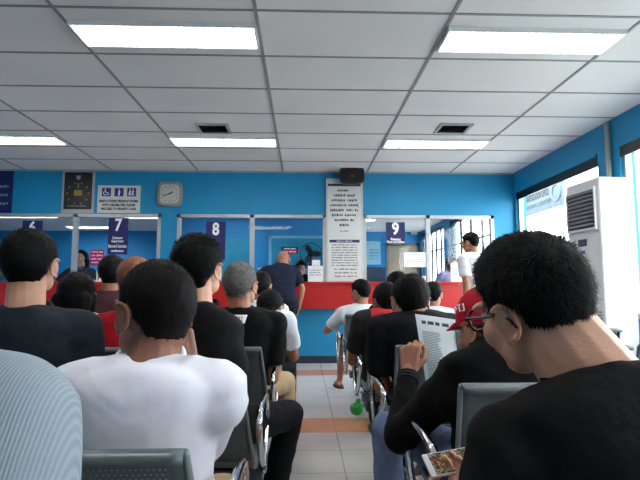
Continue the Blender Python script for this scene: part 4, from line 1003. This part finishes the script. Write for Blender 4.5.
# newspaper
NP = mat('newsprint', '#e6f2f4', .85, var=.06, nscale=6, bump=.2, bscale=12)
a = at(415, 314, 1.90); b = at(502, 326, 1.86); c = at(428, 398, 1.86); dd = at(508, 408, 1.82)
t = thing('newspaper', 'open newspaper held up by the red capped man', 'newspaper', tuple(c.lerp(dd, .5)))
def npt(u, v, off=0):  # u across, v down
    p = a.lerp(b, u).lerp(c.lerp(dd, u), v); n_ = (b - a).cross(c - a).normalized(); n_ = n_ if n_.y < 0 else -n_
    return p + n_ * (off + .006 * math.sin(u * 9 + v * 3) + .004 * math.sin(v * 11 + u * 4)) - t.location
mb = MB(); n, m_ = 30, 22
for off in (0, -.0012):
    for j in range(m_ + 1):
        for i in range(n + 1): mb.v.append(tuple(npt(i / n, j / m_, off)))
q = (n + 1) * (m_ + 1)
for j in range(m_):
    for i in range(n): k = j * (n + 1) + i; mb.f.append((k, k + 1, k + n + 2, k + n + 1)); mb.f.append((q + k, q + k + n + 1, q + k + n + 2, q + k + 1))
mb.build('sheet', NP, t, True, recalc=False)
GP = mat('news_print', '#7e9aa0', .85); DP = mat('news_photo', '#4a5c64', .8, var=.5, nscale=90)
def patchq(mb, u0, u1, v0, v1, off=.0014, k=4):
    for i in range(k):
        ua, ub = u0 + (u1 - u0) * i / k, u0 + (u1 - u0) * (i + 1) / k; mb.add([npt(ua, v0, off), npt(ub, v0, off), npt(ub, v1, off), npt(ua, v1, off)], [(0, 1, 2, 3)])
mb = MB(); rnd = random.Random(4)
for (u0, u1, v0, v1) in [(.05, .27, .2, .97), (.31, .5, .55, .97), (.53, .72, .62, .97), (.76, .96, .2, .97)]:
    v = v0
    while v < v1: patchq(mb, u0, u1 - rnd.uniform(0, .05), v, v + .009, k=3); v += .02
mb.build('columns', GP, t, recalc=False)
mb = MB()
for u, wd_ in ((.06, .05), (.13, .07), (.22, .05), (.30, .08)): patchq(mb, u, u + wd_, .07, .11, k=2)
mb.build('headline', mat('news_head', '#3c5058', .8), t, recalc=False)
mb = MB(); patchq(mb, .45, .53, .14, .38); patchq(mb, .56, .66, .16, .42); patchq(mb, .69, .77, .42, .72) ; mb.build('photo_block', DP, t, recalc=False)

# R1 near man with glasses and phone
R1h = tuple(at(531, 306, .90))
FT = dict(hl=[(a, b - (4 if a < 60 else 0)) for a, b in HL], side=.008, top=.02, fade=12, lump=.003, strands=12000, len=.02, w=.0008, seed=81, lift=.2, mess=.6, comb=(.2, 1, .1), crest=.004, t0=-10)
_, I = person('near man in black T-shirt and black glasses looking down at his phone', R1h, (.50, .66), yaw=R(5), hy=20, hp=12, hr=-13, sk=SK2, shirt=('black_f', '#060607'), pants=cloth('jeans2', '#7b8ca0', nscale=30, var=.15), hair=FT, detail=0, wide=1.02, headscale=1.03, eyes=True, folds=.005, c7=(.49, .79, .885), neck=.07, shk={-1: (0, 0, -.03)},
       arms={-1: dict(w=(.25, .95, .60), d=(.6, .6, .35), n=(.2, -.3, -1), curl=.5, thumb=.15, hint=(-.3, -.8, -1)), 1: dict(w=(.515, 1.0, .60), d=(-.7, .4, .4), n=(.4, .2, -.8), curl=.5, thumb=.1, hint=(1, -.5, -1))}, knees={-1: (.38, 1.08, .50), 1: (.76, 1.08, .5)}, ankles={-1: (.40, 1.1, .085), 1: (.76, 1.1, .085)})
HLg = I['HL']
gl = MB(); GM = mat('glasses_black', '#0c0c0e', .25)
for sd in (-1, 1):
    ring = [HLg((sd * .034 + .026 * math.copysign(abs(math.cos(a)) ** .7, math.cos(a)), .098 - .25 * abs(.034 * 0 + sd * .034 + .026 * math.cos(a)) * .3, .0 + .019 * math.copysign(abs(math.sin(a)) ** .7, math.sin(a)))) for a in [2 * math.pi * i / 28 for i in range(28)]]
    gl.tube(ring, .0026, 8, close=True)
    gl.tube([HLg((sd * .06, .093, .008)), HLg((sd * .074, .085, .009)), HLg((sd * .079, .04, .006)), HLg((sd * .082, .0, .005)), HLg((sd * .083, -.018, -.005)), HLg((sd * .081, -.028, -.022))], .003, 8)
gl.tube([HLg((-.009, .099, .004)), HLg((0, .102, .006)), HLg((.009, .099, .004))], .0025, 8)
go = gl.build('glasses', GM, None, True); go.location = I['base']; go.rotation_euler = (0, 0, I['yaw']); tag(go, 'black framed glasses on the near man', 'glasses')
for sd in (-1, 1): 
    l = MB(); l.loft([(HLg((sd * .034, .094, 0)), .025, .018, I['hrot'] @ V((1, 0, 0)), I['hrot'] @ V((0, 0, 1))), (HLg((sd * .034, .0945, 0)), .025, .018, I['hrot'] @ V((1, 0, 0)), I['hrot'] @ V((0, 0, 1)))], 24, 2.6); l.build('lens', GLASS, go)
# phone
pc = at(452, 462, 1.07)
t = thing('mobile_phone', 'white smartphone showing a colourful game, held by the near man', 'phone', tuple(pc)); t.rotation_euler = (R(30), R(-6), R(8)); t.scale = (.82, .82, .82)
MB().box(-.068, .068, -.035, .035, -.004, .004).build('body', mat('phone_white', '#dcdce0', .3), t, bevel=.003, segs=3)
def _scr(nt, b, L):
    tc = nt.nodes.new('ShaderNodeTexCoord'); v = nt.nodes.new('ShaderNodeTexVoronoi'); v.inputs['Scale'].default_value = 220; L.new(tc.outputs['Object'], v.inputs['Vector'])
    r = nt.nodes.new('ShaderNodeValToRGB'); r.color_ramp.interpolation = 'CONSTANT'; e = r.color_ramp.elements; e[0].color = lin('#18261c'); e[1].position = .75; e[1].color = lin('#80603c')
    for p_, c_ in ((.2, '#2c3824'), (.38, '#6a2c22'), (.5, '#1c2430'), (.62, '#6a6a54')): x = e.new(p_); x.color = lin(c_)
    L.new(v.outputs['Color'], r.inputs[0]); L.new(r.outputs[0], b.inputs['Base Color']); L.new(r.outputs[0], b.inputs['Emission Color']); b.inputs['Emission Strength'].default_value = .35; b.inputs['Roughness'].default_value = .2
MB().box(-.054, .054, -.031, .031, .0042, .0052).build('screen', node_mat('game_screen', _scr), t)
MB().loft([((.061, 0, .0042), .004, .004, V((1, 0, 0)), V((0, 1, 0))), ((.061, 0, .0052), .004, .004, V((1, 0, 0)), V((0, 1, 0)))], 14).build('button', GREYM, t)
# green plastic bag by the bench leg
p = at(358, 414, 4.15); mb = MB(); rnd = random.Random(9); mb.ell((0, 0, .05), (.055, .045, .05), None, 20, 14); mb.ell((.01, 0, .1), (.02, .02, .03), None, 12, 8)
mb.v = [tuple(V(v) * (1 + .25 * noise.noise(V(v) * 40))) for v in mb.v]
zs = min(v[2] for v in mb.v); bgo = mb.build('plastic_bag', mat('green_plastic', '#2f9a44', .3), None, False, loc=(.44, 4.2, .002 - zs)); tag(bgo, 'small crumpled green plastic bag on the floor by a bench leg', 'bag')
